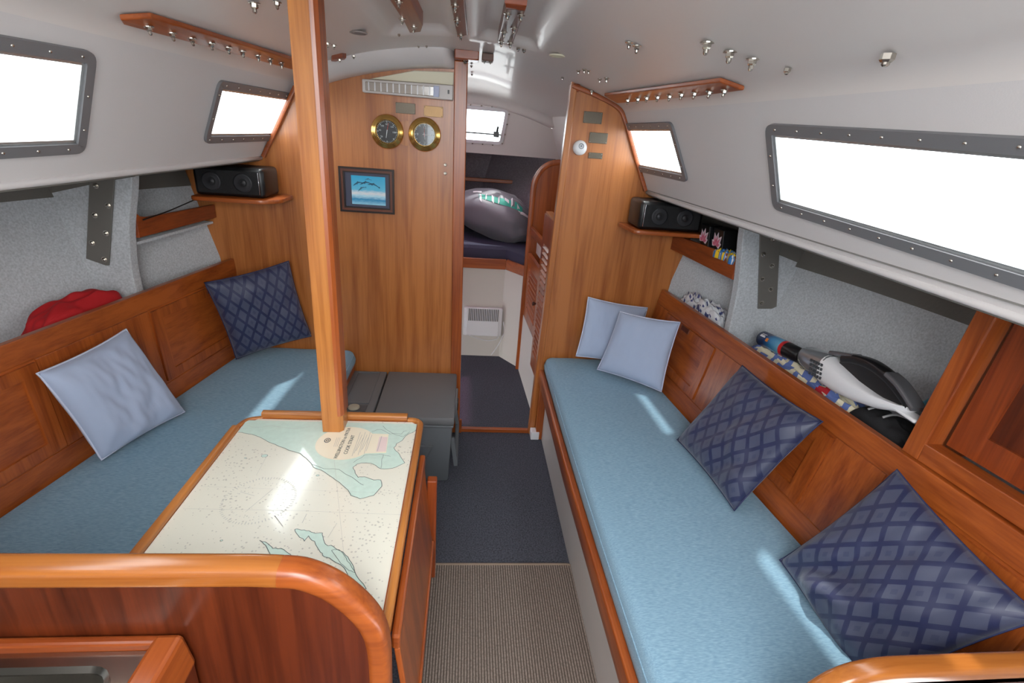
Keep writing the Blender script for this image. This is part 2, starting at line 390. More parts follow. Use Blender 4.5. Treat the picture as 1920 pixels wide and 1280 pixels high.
# coachroof sides with window openings, thick enough to give the windows a reveal
def holewall(name, fn, npl, y0, y1, zb, zt, holes, mat, depth=.03):
    bm = B(); out = [fn(y0, zb(y0)), fn(y1, zb(y1)), fn(y1, zt(y1)), fn(y0, zt(y0))]
    loops = [out]+holes; es = []; vss = []
    for lp in loops:
        vs = [bm.verts.new(p) for p in lp]; vss.append(vs)
        es += [bm.edges.new((vs[i], vs[(i+1) % len(vs)])) for i in range(len(vs))]
    bmesh.ops.triangle_fill(bm, use_beauty=True, use_dissolve=False, edges=es, normal=npl)
    for vs in vss:
        v2 = [bm.verts.new(v.co-npl*depth) for v in vs]
        for i in range(len(vs)): bm.faces.new((vs[i], vs[(i+1) % len(vs)], v2[(i+1) % len(vs)], v2[i]))
    return struct(name, bm, mat)
def winpoly(fn, zy, r=.03): return roundpoly([fn(y, z) for y, z in zy], r)
# window outlines given as (distance forward, height) on the inclined wall
SW1 = winpoly(swall, [(2.80, 1.678), (1.958, 1.682), (1.952, 1.478), (2.80, 1.478)])
SW2 = winpoly(swall, [(1.372, 1.673), (.05, 1.628), (.05, 1.395), (1.412, 1.458)])
PW1 = winpoly(pwall, [(1.888, 1.690), (2.80, 1.690), (2.80, 1.492), (1.932, 1.492)])
PW2 = winpoly(pwall, [(1.345, 1.700), (.35, 1.685), (.35, 1.470), (1.395, 1.480)])
zbs = lambda y: 1.383-.012*(2.47-y)/1.8; zbp = lambda y: 1.416
ztop = lambda y: 1.765+.012*(2.47-y)
hS = [inset(p, .012, SNv) for p in (SW1, SW2)]; hP = [inset(p, .012, PNv) for p in (PW1, PW2)]
wr = holewall('wall_right', swall, SNv, -.8, 3.0, zbs, lambda y: 1.722, hS, LINER)
wl = holewall('wall_left', pwall, PNv, -.8, 3.0, zbp, lambda y: 1.732, hP, LINER)
# grey piping and rolled lower lip along the foot of each coachroof side
for wnm, fn, zb in (('wall_right', swall, zbs), ('wall_left', pwall, zbp)):
    par = wr if wnm == 'wall_right' else wl
    bm = B(); tube(bm, [fn(y, zb(y)-.001) for y in np.linspace(-.8, 2.465, 20)], .009, 10); obj('rolled_edge', bm, LINER, par, True)
    bm = B(); tube(bm, [fn(y, zb(y)-.011)+Vector((.004 if fn is swall else -.004, 0, 0)) for y in np.linspace(-.8, 2.465, 20)], .0045, 8); obj('piping', bm, PIPE, par, True)
def window(name, poly, n, scr):
    n = n.normalized(); t = thing(name, '', ''); del t['label']; del t['category']; t['kind'] = 'structure'
    bm = B(); i1 = inset(poly, .026, n); ring(bm, [p+n*.0005 for p in poly], [p+n*.0005 for p in i1], n*.009)
    bmesh.ops.bevel(bm, geom=[e for e in bm.edges if e.is_manifold and e.calc_face_angle(0) > .9], offset=.0025, segments=2, affect='EDGES')
    f = obj('window_frame', bm, ALU, t, True, angle=35)
    bm = B(); i2 = inset(poly, .034, n); ring(bm, [p-n*.018 for p in i1], [p-n*.018 for p in i2], n*.022); obj('inner_lip', bm, ALU2, t)
    bm = B(); prism(bm, [p-n*.020 for p in i1], -n*.004); obj('pane', bm, GLASS, t)
    for p in scr: fix(SCREW, f, Vector(p)+n*.0095, n, .85)
    return t
def along(poly, n, sp, d=.013, flt=lambda p: True):
    q = inset(poly, d, n); out = []; acc = sp*.5
    for i in range(len(q)):
        a = q[i]; b = q[(i+1) % len(q)]; ln = (b-a).length; s = sp-acc
        while s < ln:
            pt = a.lerp(b, s/ln)
            if flt(pt): out.append(pt)
            s += sp
        acc = (acc+ln) % sp
    return out
window('window_1', PW2, PNv, along(PW2, PNv, .085))
window('window_2', PW1, PNv, along(PW1, PNv, .085, flt=lambda p: p.y < 2.45))
window('window_3', SW1, SNv, along(SW1, SNv, .085, flt=lambda p: p.y < 2.45))
window('window_4', SW2, SNv, along(SW2, SNv, .085))
# ceiling: cambered, corner rolled into the sides, two moulded pockets amidships
def sstep(a, b, x):
    t = min(1, max(0, (x-a)/(b-a))); return t*t*(3-2*t)
def pocket(x, y):
    e = .022
    def bx(x0, x1, y0, y1): return sstep(x0-e, x0+e, x)*sstep(x1+e, x1-e, x)*sstep(y0-e, y0+e, y)*sstep(y1+e, y1-e, y)
    return .03*max(bx(-.30-.0*(2.1-y), -.095, .9, 2.12), bx(.025, .225, .9, 2.12))
def cpoint(sx, y, wallfn, z1):
    xs = abs(sx); sgn = 1 if sx > 0 else -1
    wt = wallfn(y, z1); xe = wt.x
    if xs <= .9:
        xin = (xe+.03-sgn*.05)*xs/.9-.03; return Vector((xin, y, ceilz(xin, y)+pocket(xin, y)))
    t = (xs-.9)/.1; a = Vector((xe-sgn*.05, y, ceilz(xe-sgn*.05, y))); b = wallfn(y, 1.755 if sgn > 0 else 1.762)
    b = wallfn(y, 1.722 if False else min(ceilz(xe-sgn*.01, y), 1.775)); c = wt
    return a*(1-t)**2+b*2*t*(1-t)+c*t*t
SX = sorted(set([round(v, 4) for v in np.linspace(-.9, .9, 91)]+[round(v, 4) for v in np.linspace(.9, 1, 9)]+[round(-v, 4) for v in np.linspace(.9, 1, 9)]))
def ceil_mesh(y0, y1, ny):
    bm = B(); rows = []
    for j in range(ny+1):
        y = y0+(y1-y0)*j/ny; rows.append([bm.verts.new(cpoint(s, y, swall if s > 0 else pwall, 1.722 if s > 0 else 1.732)) for s in SX])
    for a, b in zip(rows, rows[1:]):
        for i in range(len(SX)-1): bm.faces.new((a[i], a[i+1], b[i+1], b[i]))
    return bm
ceiling = struct('ceiling', ceil_mesh(-.1, 3.0, 190), CEIL, True)
# forward cabin roof, tapering sides and sloping front with the forward window
def fwS(y, z):
    k = (y-3.0)/.85; p = swall(3.0, z); return Vector((p.x-.10*k, y, z))
def fwP(y, z):
    k = (y-3.0)/.85; p = pwall(3.0, z); return Vector((p.x+.10*k, y, z))
bm = B(); rows = []
for j in range(21):
    y = 3.0+.80*j/20; rows.append([bm.verts.new(cpoint(s, y, fwS if s > 0 else fwP, 1.722 if s > 0 else 1.732)) for s in SX])
for jj in range(1, 9):       # roll over into the front face
    t = jj/8; last = rows[20]; row = []
    for k, v in enumerate(last):
        z0 = v.co.z; row.append(bm.verts.new(Vector((v.co.x, 3.80+.075*math.sin(t*1.2), z0-.10*(1-math.cos(t*1.2)) if z0 > 1.0 else z0))))
    for kk, fn in ((0, fwP), (-1, fwS)): row[kk].co.x = fn(row[kk].co.y, row[kk].co.z).x+(.004 if kk else -.004)
    rows.append(row)
rows.append([bm.verts.new((v.co.x, 3.872+(1.79-v.co.z+.006)*.5, v.co.z-.006)) for v in rows[-1]])
for a, b in zip(rows, rows[1:]):
    for i in range(len(SX)-1):
        c_ = (a[i].co+b[i+1].co)/2
        if not (-.60 < c_.x < -.07 and 3.04 < c_.y < 3.66): bm.faces.new((a[i], a[i+1], b[i+1], b[i]))
struct('ceiling', bm, CEIL, True)
th_ = thing('added_roof_hatch', '', ''); del th_['label']; del th_['category']; th_['kind'] = 'structure'  # unseen tinted roof hatch, added to bring pinkish light into the forward cabin
bm = B(); box(bm, -.64, -.04, 3.0, 3.72, 1.915, 1.922); obj('pane', bm, TINT, th_)
edge = [v for v in [Vector((x, 3.87, ceilz(x, 3.8)-.064)) for x in np.linspace(-1.0, .94, 34)]]
FN = Vector((0, -.33, -.20)).normalized()
def fface(x, z): return Vector((x, 3.87+(1.79-z)*.5, z))
fw = roundpoly([fface(-.30, 1.745), fface(.25, 1.745), fface(.225, 1.525), fface(-.28, 1.525)], .03)
bm = B(); out = [Vector((e.x, fface(0, e.z).y, e.z)) for e in edge]+[fface(.96, 1.44), fface(-1.02, 1.44)]
es = []
for lp in (out, fw):
    vs_ = [bm.verts.new(p) for p in lp]; es += [bm.edges.new((vs_[i], vs_[(i+1) % len(vs_)])) for i in range(len(vs_))]
bmesh.ops.triangle_fill(bm, use_beauty=True, edges=es, normal=FN)
for v in list(bm.verts)[len(out):]: pass
struct('wall_front', bm, CEIL)
t5 = thing('window_5', '', ''); del t5['label']; del t5['category']; t5['kind'] = 'structure'
FN = Vector((0, -1, -.5)).normalized()
bm = B(); ring(bm, [p+FN*.001 for p in inset(fw, -.012, FN)], [p+FN*.001 for p in inset(fw, .012, FN)], FN*.008); ffr = obj('window_frame', bm, WHT, t5, True, angle=40)
bm = B(); prism(bm, [p-FN*.006 for p in fw], -FN*.004); obj('pane', bm, GLASS, t5)
for p in along(fw, FN, .075, -.018): fix(SCREW, ffr, p+FN*.004, FN, 1.4)
bm = B(); box(bm, -.3, .22, 3.952, 3.966, 1.575, 1.585); obj('window_bar', bm, BLK, t5)
bm = B(); box(bm, .165, .205, 3.935, 3.97, 1.562, 1.60, .004); cyl(bm, (.19, 3.95, 1.60), (.193, 3.93, 1.635), .008); obj('window_latch', bm, BLK, t5)
for nm, fn, zb in (('wall_right', fwS, 1.376), ('wall_left', fwP, 1.416)):
    bm = B(); zt = 1.722 if fn is fwS else 1.732
    prism(bm, [fn(2.95, zb), fn(4.2, 1.39), fn(4.2, 1.60), fn(3.9, zt), fn(2.95, zt)], (.02 if fn is fwS else -.02, 0, 0)); struct(nm, bm, CEIL)
# side decks and foredeck seen from below, and felt covered hull
def half(y, z):
    h = 1.12+(.25*(z-.94) if z > .94 else .08*(z-.94))
    if y < 2.47: d = min(2.47-y, 1.5); return h+.46*d-.153*d*d
    d = y-2.47; return max(.03, h-.13*d-.105*d*d)
def deckpts(y0, y1, n, z): return None
for sg, nm, z0, fn in ((1, 'right', 1.392, swall), (-1, 'left', 1.424, pwall)):
    bm = B(); rows = []
    for y in np.linspace(-.8, 4.1, 40):
        xi = (fn(y, 1.40).x if y < 3 else (fwS if sg > 0 else fwP)(min(y, 4.1), 1.40).x)
        rows.append([bm.verts.new((xi, y, z0)), bm.verts.new((-.05+sg*(half(y, 1.40)+.12), y, z0)), bm.verts.new((-.05+sg*(half(y, 1.40)+.12), y, z0+.04)), bm.verts.new((xi+sg*.03, y, z0+.04))])
    for a, b in zip(rows, rows[1:]):
        for i in range(4): bm.faces.new((a[i], a[(i+1) % 4], b[(i+1) % 4], b[i]))
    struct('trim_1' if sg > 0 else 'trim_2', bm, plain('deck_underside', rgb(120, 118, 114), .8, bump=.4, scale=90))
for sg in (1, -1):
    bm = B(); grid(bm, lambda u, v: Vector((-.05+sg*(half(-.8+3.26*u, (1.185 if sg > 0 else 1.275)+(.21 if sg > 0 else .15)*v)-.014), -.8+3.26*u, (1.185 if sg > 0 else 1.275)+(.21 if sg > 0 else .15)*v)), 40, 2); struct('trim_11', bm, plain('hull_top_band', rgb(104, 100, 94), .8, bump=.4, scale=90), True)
bm = B(); box(bm, -1.3, 1.25, 4.055, 5.4, 1.447, 1.47); struct('trim_3', bm, CEIL)
for sg, nm in ((1, 'wall_right'), (-1, 'wall_left')):
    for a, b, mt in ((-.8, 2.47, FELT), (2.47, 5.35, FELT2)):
        bm = B(); grid(bm, lambda u, v: Vector((-.05+sg*half(a+(b-a)*u, .3+1.14*v), a+(b-a)*u, .3+1.14*v)), 40, 14)
        struct(nm, bm, mt, True)
        if a < 0: hull = bpy.context.scene.objects[-1]
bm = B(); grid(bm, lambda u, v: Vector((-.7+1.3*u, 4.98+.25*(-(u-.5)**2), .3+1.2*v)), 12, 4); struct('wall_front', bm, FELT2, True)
bm = B(); box(bm, -.46, .385, 4.60, 4.66, 1.185, 1.215, .004); tag(obj('shelf', bm, wood('mid', 'x')), 'narrow wooden fiddle strip across the grey forepeak lining', 'shelf')
# aft end of the saloon behind the viewer: bulkhead below the companionway, roof beside it
bm = B(); box(bm, -1.7, 1.7, -.86, -.82, 0, 1.15); box(bm, -1.7, -.45, -.86, -.82, 1.15, 1.95); box(bm, .45, 1.7, -.86, -.82, 1.15, 1.95)
struct('wall_back', bm, LINER)
bm = B(); box(bm, -.95, -.45, -.86, -.1, 1.90, 1.93); box(bm, .45, .95, -.86, -.1, 1.90, 1.93); struct('ceiling', bm, CEIL)
# ------------------------------------------------------------------ main bulkhead
def bulkhead(pts, y=2.47, th=.022): return prism(B(), [Vector((x, y, z)) for x, z in pts], (0, th, 0))
hl = lambda z: -.05-half(2.47, z)-.01
hr = lambda z: -.05+half(2.47, z)+.01
arc = [(x, ceilz(x, 2.47)+.004) for x in np.linspace(-.03, -.70, 12)]
wfl = struct('wall_front', bulkhead([(-.004, 0), (-.028, 1.885)]+arc+[(-.748, 1.735), (-.775, 1.70), (-.932, 1.425), (hl(1.41), 1.418), (hl(.94), .94), (hl(.5), .5), (-.9, 0)]), wood('gold', 'z'))
arc = [(x, ceilz(x, 2.47)+.004) for x in np.linspace(.66, .437, 6)]
wfr = struct('wall_front', bulkhead([(.402, 0), (.9, 0), (hr(.5), .5), (hr(.94), .94), (hr(1.38), 1.392), (.862, 1.388), (.70, 1.705), (.675, 1.74)]+arc), wood('gold', 'z'))
# jamb and edge trims
bm = B(); hexa(bm, [(-.052, 2.452, 0), (0, 2.452, 0), (0, 2.50, 0), (-.052, 2.50, 0), (-.082, 2.452, 1.868), (-.024, 2.452, 1.868), (-.024, 2.50, 1.868), (-.082, 2.50, 1.868)], 0, .004)
struct('trim_4', bm, wood('mid', 'z'))
bm = B(); hexa(bm, [(.398, 2.455, 0), (.432, 2.455, 0), (.432, 2.50, 0), (.398, 2.50, 0), (.434, 2.455, 1.818), (.462, 2.455, 1.818), (.462, 2.50, 1.818), (.434, 2.50, 1.818)], 0, .004)
struct('trim_5', bm, wood('gold', 'z'))
bm = B(); sweep(bm, smoothpath([(.44, 2.462, 1.812), (.55, 2.462, 1.782), (.655, 2.462, 1.742), (.70, 2.462, 1.69), (.78, 2.462, 1.53), (.85, 2.462, 1.39)], 5), rrect(.018, .024, .004, 2), (0, 1, 0)); struct('trim_6', bm, wood('mid', 'x'), True, angle=40)
bm = B(); sweep(bm, [(-.752, 2.462, 1.715), (-.775, 2.462, 1.675), (-.85, 2.462, 1.54), (-.917, 2.462, 1.422)], rrect(.018, .024, .004, 2), (0, 1, 0)); struct('trim_7', bm, wood('mid', 'x'), True, angle=40)
bm = B(); box(bm, .444, .476, 2.455, 2.50, 1.79, 1.822, .006); struct('trim_8', bm, wood('red', 'x'))
bm = B(); box(bm, 0.0, .398, 2.46, 2.482, 0, .026, .004); struct('trim_9', bm, wood('mid', 'x'))
bm = B(); box(bm, -.004, .012, 2.452, 2.468, 0, .085, .003); struct('trim_9', bm, wood('mid', 'z'))
# white moulded beam under the roof in front of the port bulkhead
bm = B()
def beam(u, v):
    x = -.70+.618*u; bz = 1.835-.30*(x+.05)**2-.0; top = ceilz(x, 2.36)+.01
    e = sstep(0, .06, 1-u); a = v*math.pi*.5
    y = 2.47-.10*math.cos(a)**.8 if v < 1 else 2.47
    zz = top-(top-bz)*math.sin(a)**1.1
    return Vector((x-.02*(1-e)*0, 2.47-(2.47-y)*(.3+.7*e), zz))
rowsb = grid(bm, beam, 40, 10)
bm.faces.new([v for v in rowsb[-1]])
for k in range(len(rowsb)-1): pass
struct('trim_10', bm, GEL, True)
# wood block and small block under the mast step
bm = B(); box(bm, -.080, .022, 2.39, 2.468, 1.868, 1.905, .004); blk = tag(obj('mast_step_block', bm, wood('red', 'x')), 'varnished wooden block under the roof above the doorway post', 'block')
fix(BOLT, blk, (-.035, 2.43, 1.868), (0, -.3, -1), 1.3)
bm = B(); box(bm, .034, .082, 2.37, 2.45, 1.868, 1.896, .004); blk2 = tag(obj('roof_block', bm, plain('brown_block', rgb(112, 84, 74), .5)), 'small brown block on the roof just right of the doorway post', 'block')
for x in (.045, .07): fix(BOLTL, blk2, (x, 2.385, 1.868), (0, -.2, -1), .7)
# ------------------------------------------------------------------ wooden backing strips on the roof
def roofstrip(px, label, tone='red', bolts=(), th=.018, name='backing_strip'):
    pts = []
    for p in px:
        pts.append(onceil(p[0], p[1], .010))
    t = thing(name, label, 'wooden strip', tuple(pts[0])); bm = B(); prism(bm, pts, (0, 0, th+.028), .003); s = obj('strip', bm, wood(tone, 'y'), t)
    for p in bolts:
        q = onceil(p[0], p[1], .010)
        fix(BOLTL, t, q, (0, 0, -1), 1.1)
    return t
roofstrip([(690, -60), (738, -60), (793, 48), (789, 60), (768, 62), (757, 40)], 'wide varnished strip on the roof, leftmost of the three amidships', 'red', [(748, 2), (754, 35), (776, 50)])
roofstrip([(832, -60), (866, -60), (877, 66), (857, 70)], 'narrow varnished strip down the centre of the roof', 'dark', [(853, 10), (857, 38), (864, 66)])
roofstrip([(948, 16), (985, 20), (961, 83), (933, 80)], 'short varnished pad in the glossy roof pocket', 'dark', [(952, 25), (977, 28), (964, 52), (945, 60), (940, 78), (957, 80)])
bm = B(); q = [Z(946, 6, 1.885), Z(988, 11, 1.885), Z(985, 21, 1.878), Z(948, 16, 1.878)]; prism(bm, q, (0, 0, .045), .003); tag(obj('wooden_cleat', bm, wood('red', 'x')), 'wooden cross piece capping the short pad in the roof pocket', 'wooden strip')
bm = B(); q = [(-.565, 2.325), (-.555, 2.30), (-.515, 2.30), (-.505, 2.325), (-.515, 2.348), (-.555, 2.348)]
pad = B(); prism(pad, [Vector((x, y, ceilz(x, y)-.016)) for x, y in q], (0, 0, .02), .003); pd = tag(obj('wooden_pad', pad, wood('red', 'x')), 'tiny wooden pad on the roof above the port bulkhead', 'pad'); fix(BOLT, pd, (-.53, 2.318, ceilz(-.53, 2.32)-.016), (0, 0, -1), .9)
# grab-rail backing strips in the roof corners
def cornerstrip(outer, bolts, label):
    pts = []
    for p in outer:
        pts.append(onceil(p[0], p[1], .016))
    t = thing('grab_rail_backing', label, 'wooden strip', tuple(pts[0])); bm = B(); prism(bm, pts, (0, 0, .012), .003); obj('strip', bm, wood('mid', 'y'), t)
    for p in bolts:
        q = onceil(p[0], p[1], .016)
        fix(BOLTL, t, q, (.15 if q.x < 0 else -.15, 0, -1), 1.15)
cornerstrip([(284, 34), (553, 114), (549, 131), (232, 47), (226, 38)], [(278, 50), (322, 62), (359, 72), (395, 81), (427, 89), (454, 96), (483, 104), (506, 111), (527, 118)], 'long wooden strip in the roof corner on the left, over the windows')
cornerstrip([(1133, 180), (1349, 154), (1394, 170), (1300, 182), (1157, 194)], [(1178, 187), (1197, 185), (1213.5, 182.5), (1234, 181), (1256.5, 179.3), (1278.6, 176), (1303, 174), (1331, 171.6), (1359, 169)], 'long wooden strip in the roof corner on the right, over the windows')
# bolts standing on the bare roof
for px, py, k, s in [(1180, 78, 1, 1.1), (1195, 84, 1, 1.3), (1327, 78, 1, 1.7), (1370, 95, 1, 1.6), (1412, 109, 1, 1.6), (1478, 125, 0, 1.2), (1668, 95, 0, 1.9),
                     (1085, 131, 1, .9), (1096, 129, 1, .9), (1104, 131, 1, .8), (1125, 147, 1, .9), (1138, 145, 1, 1.1), (1110, 169, 1, 1.1), (1055, 143, 0, 1.1), (972, 87, 0, 1.2), (983, 90, 0, 1.2), (884, 121, 0, 1), (885, 137, 0, .9),
                     (614, 79, 1, 1), (626, 83, 1, 1), (610, 117, 1, 1), (663, 102, 0, 1.2), (785, 84, 0, .8), (800, 84, 0, .8), (748, 62, 0, .8), (476, 4, 1, 1.5), (519, 2, 1, 1.1), (872, 118, 0, .9)]:
    q = onceil(px, py, 0)
    fix(BOLTL if k else BOLTN, ceiling, q-Vector((0, 0, .0015)), (0, 0, -1), s)
for i, (px, py) in enumerate([(672, 60), (1045, 103)]):
    q = onceil(px, py, .002)
    bm = B(); lathe(bm, [(.03, 0), (.03, -.004), (.024, -.006), (.022, -.002), (0, -.001)], q, (0, 0, 1), 24)
    tag(obj('deck_vent_ring', bm, [CREAM if i else plain('dull_ring', rgb(150, 140, 136), .5)], None, True), ['flush grey ring in the roof left of the strips', 'small cream ring in the roof right of the glossy pocket'][i], 'roof fitting')
# ================================================================== SETTEES
def backrest(side, y0, y1, zb, zt, doors, name_y):
    # returns function plane(y,z) -> point on the face of the backrest
    if side > 0: pl = lambda y, z: Vector((.955+.183*(z-.49)+.09*(2.47-y), y, z))
    else: pl = lambda y, z: Vector((-1.085-.05*(z-.49)-.165*(2.47-y), y, z))
    return pl
SB, PB = backrest(1, 0, 0, 0, 0, 0, 0), backrest(-1, 0, 0, 0, 0, 0, 0)
def settee(side, label):
    s = side; pl = SB if s > 0 else PB
    t = thing('settee_berth', label, 'settee', (s*.7, 1.5, 0)); out = Vector((s, 0, 0))
    # carcass
    xf = (lambda y: .468) if s > 0 else (lambda y: -.60)
    bm = B(); yy0 = .57 if s > 0 else .69
    prism(bm, [(xf(0), yy0, 0), (xf(0), 2.465, 0), (xf(0), 2.465, .40), (xf(0), yy0, .40)], (s*.015, 0, 0)); obj('front_panel', bm, PANEL, t)
    bm = B(); zt_ = .405
    prism(bm, [(xf(0)+s*.016, yy0, .385), (xf(0)+s*.016, 2.465, .385), (pl(2.465, .40).x, 2.465, .385), (pl(yy0, .40).x, yy0, .385)], (0, 0, .02)); obj('seat_board', bm, wood('mid', 'y'), t)
    if s > 0: path = [(.440, yy0, .378), (.430, 1.6, .378), (.438, 2.455, .378)]
    else: path = [(-.578, yy0, .383), (-.578, 2.455, .383)]
    bm = B(); sweep(bm, path, rrect(.028, .075, .008, 3)); obj('front_rail', bm, wood('mid', 'y'), t, True, angle=35)
    if s > 0:
        bm = B(); box(bm, .434, .49, 2.40, 2.452, 0.0, .335, .003); obj('corner_post', bm, wood('mid', 'z'), t)
        bm = B(); box(bm, .405, .452, 2.395, 2.45, 0, .05, .004); obj('plinth_block', bm, WHT, t)
    # backrest board, cap, locker doors
    y0, y1 = (.57 if s > 0 else .69), 2.462; zt = .90 if s > 0 else .945
    bm = B(); prism(bm, [pl(y0, .40), pl(y1, .40), pl(y1, zt), pl(y0, zt)], out*.018); obj('backrest_board', bm, wood('mid', 'y'), t)
    bm = B(); prism(bm, [pl(y0, zt-.07)-out*.004, pl(y1, zt-.07)-out*.004, pl(y1, zt+.002)-out*.004, pl(y0, zt+.002)-out*.004], out*.024, .003); obj('top_rail', bm, wood('mid', 'y'), t)
    bm = B(); prism(bm, [pl(y0, .41)-out*.003, pl(y1, .41)-out*.003, pl(y1, .565)-out*.003, pl(y0, .565)-out*.003], out*.01, .002); obj('bottom_rail', bm, wood('mid', 'y'), t)
    doors = [(1.87, 2.33), (1.20, 1.62), (.62, 1.02)] if s > 0 else [(1.90, 2.38), (1.02, 1.46)]
    ed = [y1]+[v for a, b in doors for v in (b, a)]+[y0]; zb, zu = .575, zt-.078
    for i in range(0, len(ed), 2):
        if ed[i]-ed[i+1] > .02:
            bm = B(); a, b = ed[i+1]+.002, ed[i]-.002
            prism(bm, [pl(a, zb-.008)-out*.003, pl(b, zb-.008)-out*.003, pl(b, zu+.006)-out*.003, pl(a, zu+.006)-out*.003], out*.01, .0015); obj('stile', bm, wood('mid', 'z'), t)
    for k, (a, b) in enumerate(doors):
        g = .004; f = .050; a += g; b -= g
        bm = B(); o = [pl(a, zb), pl(b, zb), pl(b, zu), pl(a, zu)]; i_ = [pl(a+f, zb+f*.75), pl(b-f, zb+f*.75), pl(b-f, zu-f*.75), pl(a+f, zu-f*.75)]
        ring(bm, [p-out*.0085 for p in o], [p-out*.0085 for p in i_], out*.013); d = obj('locker_door', bm, wood('mid', 'z'), t)
        bm = B(); prism(bm, [p-out*.0015 for p in i_], out*.004); obj('door_panel', bm, wood('mid', 'y'), d)
        if k == 0:
            hy = 2.26 if s < 0 else 2.12; hz = zu-.012
            bm = B(); prism(bm, [pl(hy-.035, hz-.012)-out*.012, pl(hy+.035, hz-.012)-out*.012, pl(hy+.035, hz+.012)-out*.012, pl(hy-.035, hz+.012)-out*.012], out*.006, .003); obj('finger_pull', bm, wood('dark', 'y'), d)
    return t
settee(1, 'starboard settee on the right with white front, wooden rail and panelled wooden backrest')
settee(-1, 'port settee on the left behind the table with panelled wooden backrest')
def seatcushion(s, label):
    pl = SB if s > 0 else PB
    x_in = .452 if s > 0 else -.563; y0 = .58 if s > 0 else .70; y1 = 2.463; zb, zt, r = .407, .500, .035
    bm = B(); rows = []
    for y in [y0, y0+.004, y0+.015, y0+.035]+list(np.linspace(y0+.08, y1-.08, 40))+[y1-.035, y1-.014, y1-.004, y1]:
        e = min(1, (y-y0)/r, (y1-y)/r); dz = r*(1-math.sqrt(max(0, 1-(1-e)**2))) if e < 1 else 0
        xo = pl(y, .48).x-s*.006; row = []; n = 26
        if s > 0: xi = x_in-.008*math.sin(math.pi*(2.46-y)/1.9)
        else: xi = x_in
        pts = [(xi, zb+.006), (xi-s*.004, zb+.03), (xi-s*.003, zt-r), (xi+s*.006, zt-.012), (xi+s*.02, zt-.003), (xi+s*r, zt)]
        for k in range(1, n): pts.append((xi+s*r+(xo-xi-s*r-s*.02)*k/n, zt+.003*math.sin(k*.5+y*2)*.3))
        pts += [(xo-s*.008, zt-.006), (xo, zt-.025), (xo, zb+.006), (xo-s*.01, zb), (xi+s*.01, zb)]
        for x, z in pts: row.append(bm.verts.new((x, y, max(zb, z-dz*(1 if z > .45 else 0)))))
        rows.append(row)
    for a, b in zip(rows, rows[1:]):
        for i in range(len(a)): bm.faces.new((a[i], a[(i+1) % len(a)], b[(i+1) % len(a)], b[i]))
    bm.faces.new(rows[0]); bm.faces.new(rows[-1][::-1])
    o = tag(obj('seat_cushion', bm, BLUE, None, True, angle=50), label, 'cushion')
    bm = B(); tube(bm, [(x_in-s*.002+(-.008*math.sin(math.pi*(2.46-y)/1.9) if s > 0 else 0), y, zt-.031) for y in np.linspace(y0+.03, y1-.03, 30)], .0022, 6); obj('seam', bm, BLUE, o, True)
seatcushion(1, 'long blue seat cushion on the starboard settee, on the right')
seatcushion(-1, 'long blue seat cushion on the port settee, left behind the chart table')
# ------------------------------------------------------------------ scatter cushions
def pillow(q, T, mat, edge, label, name='scatter_cushion', wr=.004, seed=0, folds=None, pinch=.05):
    q = [Vector(p) for p in q]; n = (q[1]-q[0]).cross(q[3]-q[0]).normalized()
    c = sum(q, Vector())/4
    if n.dot(Vector(CAM)-c) < 0: n = -n
    def S(side):
        def f(u, v):
            s, t = 2*u-1, 2*v-1
            s2 = s*(1-pinch*(1-t*t)); t2 = t*(1-pinch*(1-s*s))
            p = quadpt(q, (s2+1)/2, (t2+1)/2)
            h = T*(max(0, 1-s**4)*max(0, 1-t**4))**.55
            w_ = noise.noise(Vector((s*2.2+seed, t*2.2, side)))*wr*2+noise.noise(Vector((s*7+seed, t*3, side*3)))*wr
            if folds:
                for (fa, fk, fp, fs, ft) in folds: w_ += fa*math.sin(fk*(s*math.cos(fp)+t*math.sin(fp))*3.1+noise.noise(Vector((s*2, t*2, seed)))*2)*math.exp(-((s-fs)**2+(t-ft)**2)*1.6)
            m = min(1, (1-abs(s))*6)*min(1, (1-abs(t))*6)
            return p+n*side*(h+w_*m*min(1, h/T*1.5))
        return f
    bm = B(); grid(bm, S(1), 44, 44, 0, True); grid(bm, S(-1), 44, 44, 0, True)
    bmesh.ops.remove_doubles(bm, verts=bm.verts, dist=.0006)
    o = tag(obj(name, bm, mat, None, True), label, 'cushion')
    path = []
    f = S(1)
    N = 26
    for k in range(N): path.append(f(k/N, 0))
    for k in range(N): path.append(f(1, k/N))
    for k in range(N): path.append(f(1-k/N, 1))
    for k in range(N): path.append(f(0, 1-k/N))
    bm = B(); tube(bm, path, .0032 if mat is PALE else .0022, 6, closed=True); obj('piping', bm, edge, o, True)
    return o
def sback(px, py, d=.055): return onp(px, py, (.955-d, 2.47, .49), (1, .09, -.183))
def pback(px, py, d=.055): return onp(px, py, (-1.085+d, 2.47, .49), (1, -.165, .05))
fn_ = [(.012, 2.2, .9, -.5, .3), (.008, 3.4, 1.0, 0, .6)]
Lq, Tq, Rq = Z(1463, 1050, .515), sback(1682, 880), sback(1955, 1160, .05); Bq = Lq+(Rq-Tq)*.92
pillow([Tq, Rq, Bq, Lq], .05, NAVY, NAVYE, 'large navy diamond-patterned cushion nearest the viewer on the right', wr=.006, seed=2, folds=[(.020, 1.9, .35, .1, .75), (.011, 3.0, .5, -.4, .6)])
Lq, Tq, Rq, Bq = Z(1270, 824, .52), sback(1392, 685, .06), sback(1542, 790, .05), Z(1377, 957, .515)
pillow([Tq, Rq, Bq, Lq], .048, NAVY, NAVYE, 'navy diamond-patterned cushion halfway along the right settee', wr=.005, seed=5, folds=[(.009, 2.4, .5, .5, .6)])
Lq, Bq, Rq = Z(1120, 692, .525), Z(1240, 734, .52), sback(1275, 604, .06)
n_ = (Bq-Lq).cross(Rq-Lq); Tq = onp(1163, 584, tuple(Lq), tuple(n_))
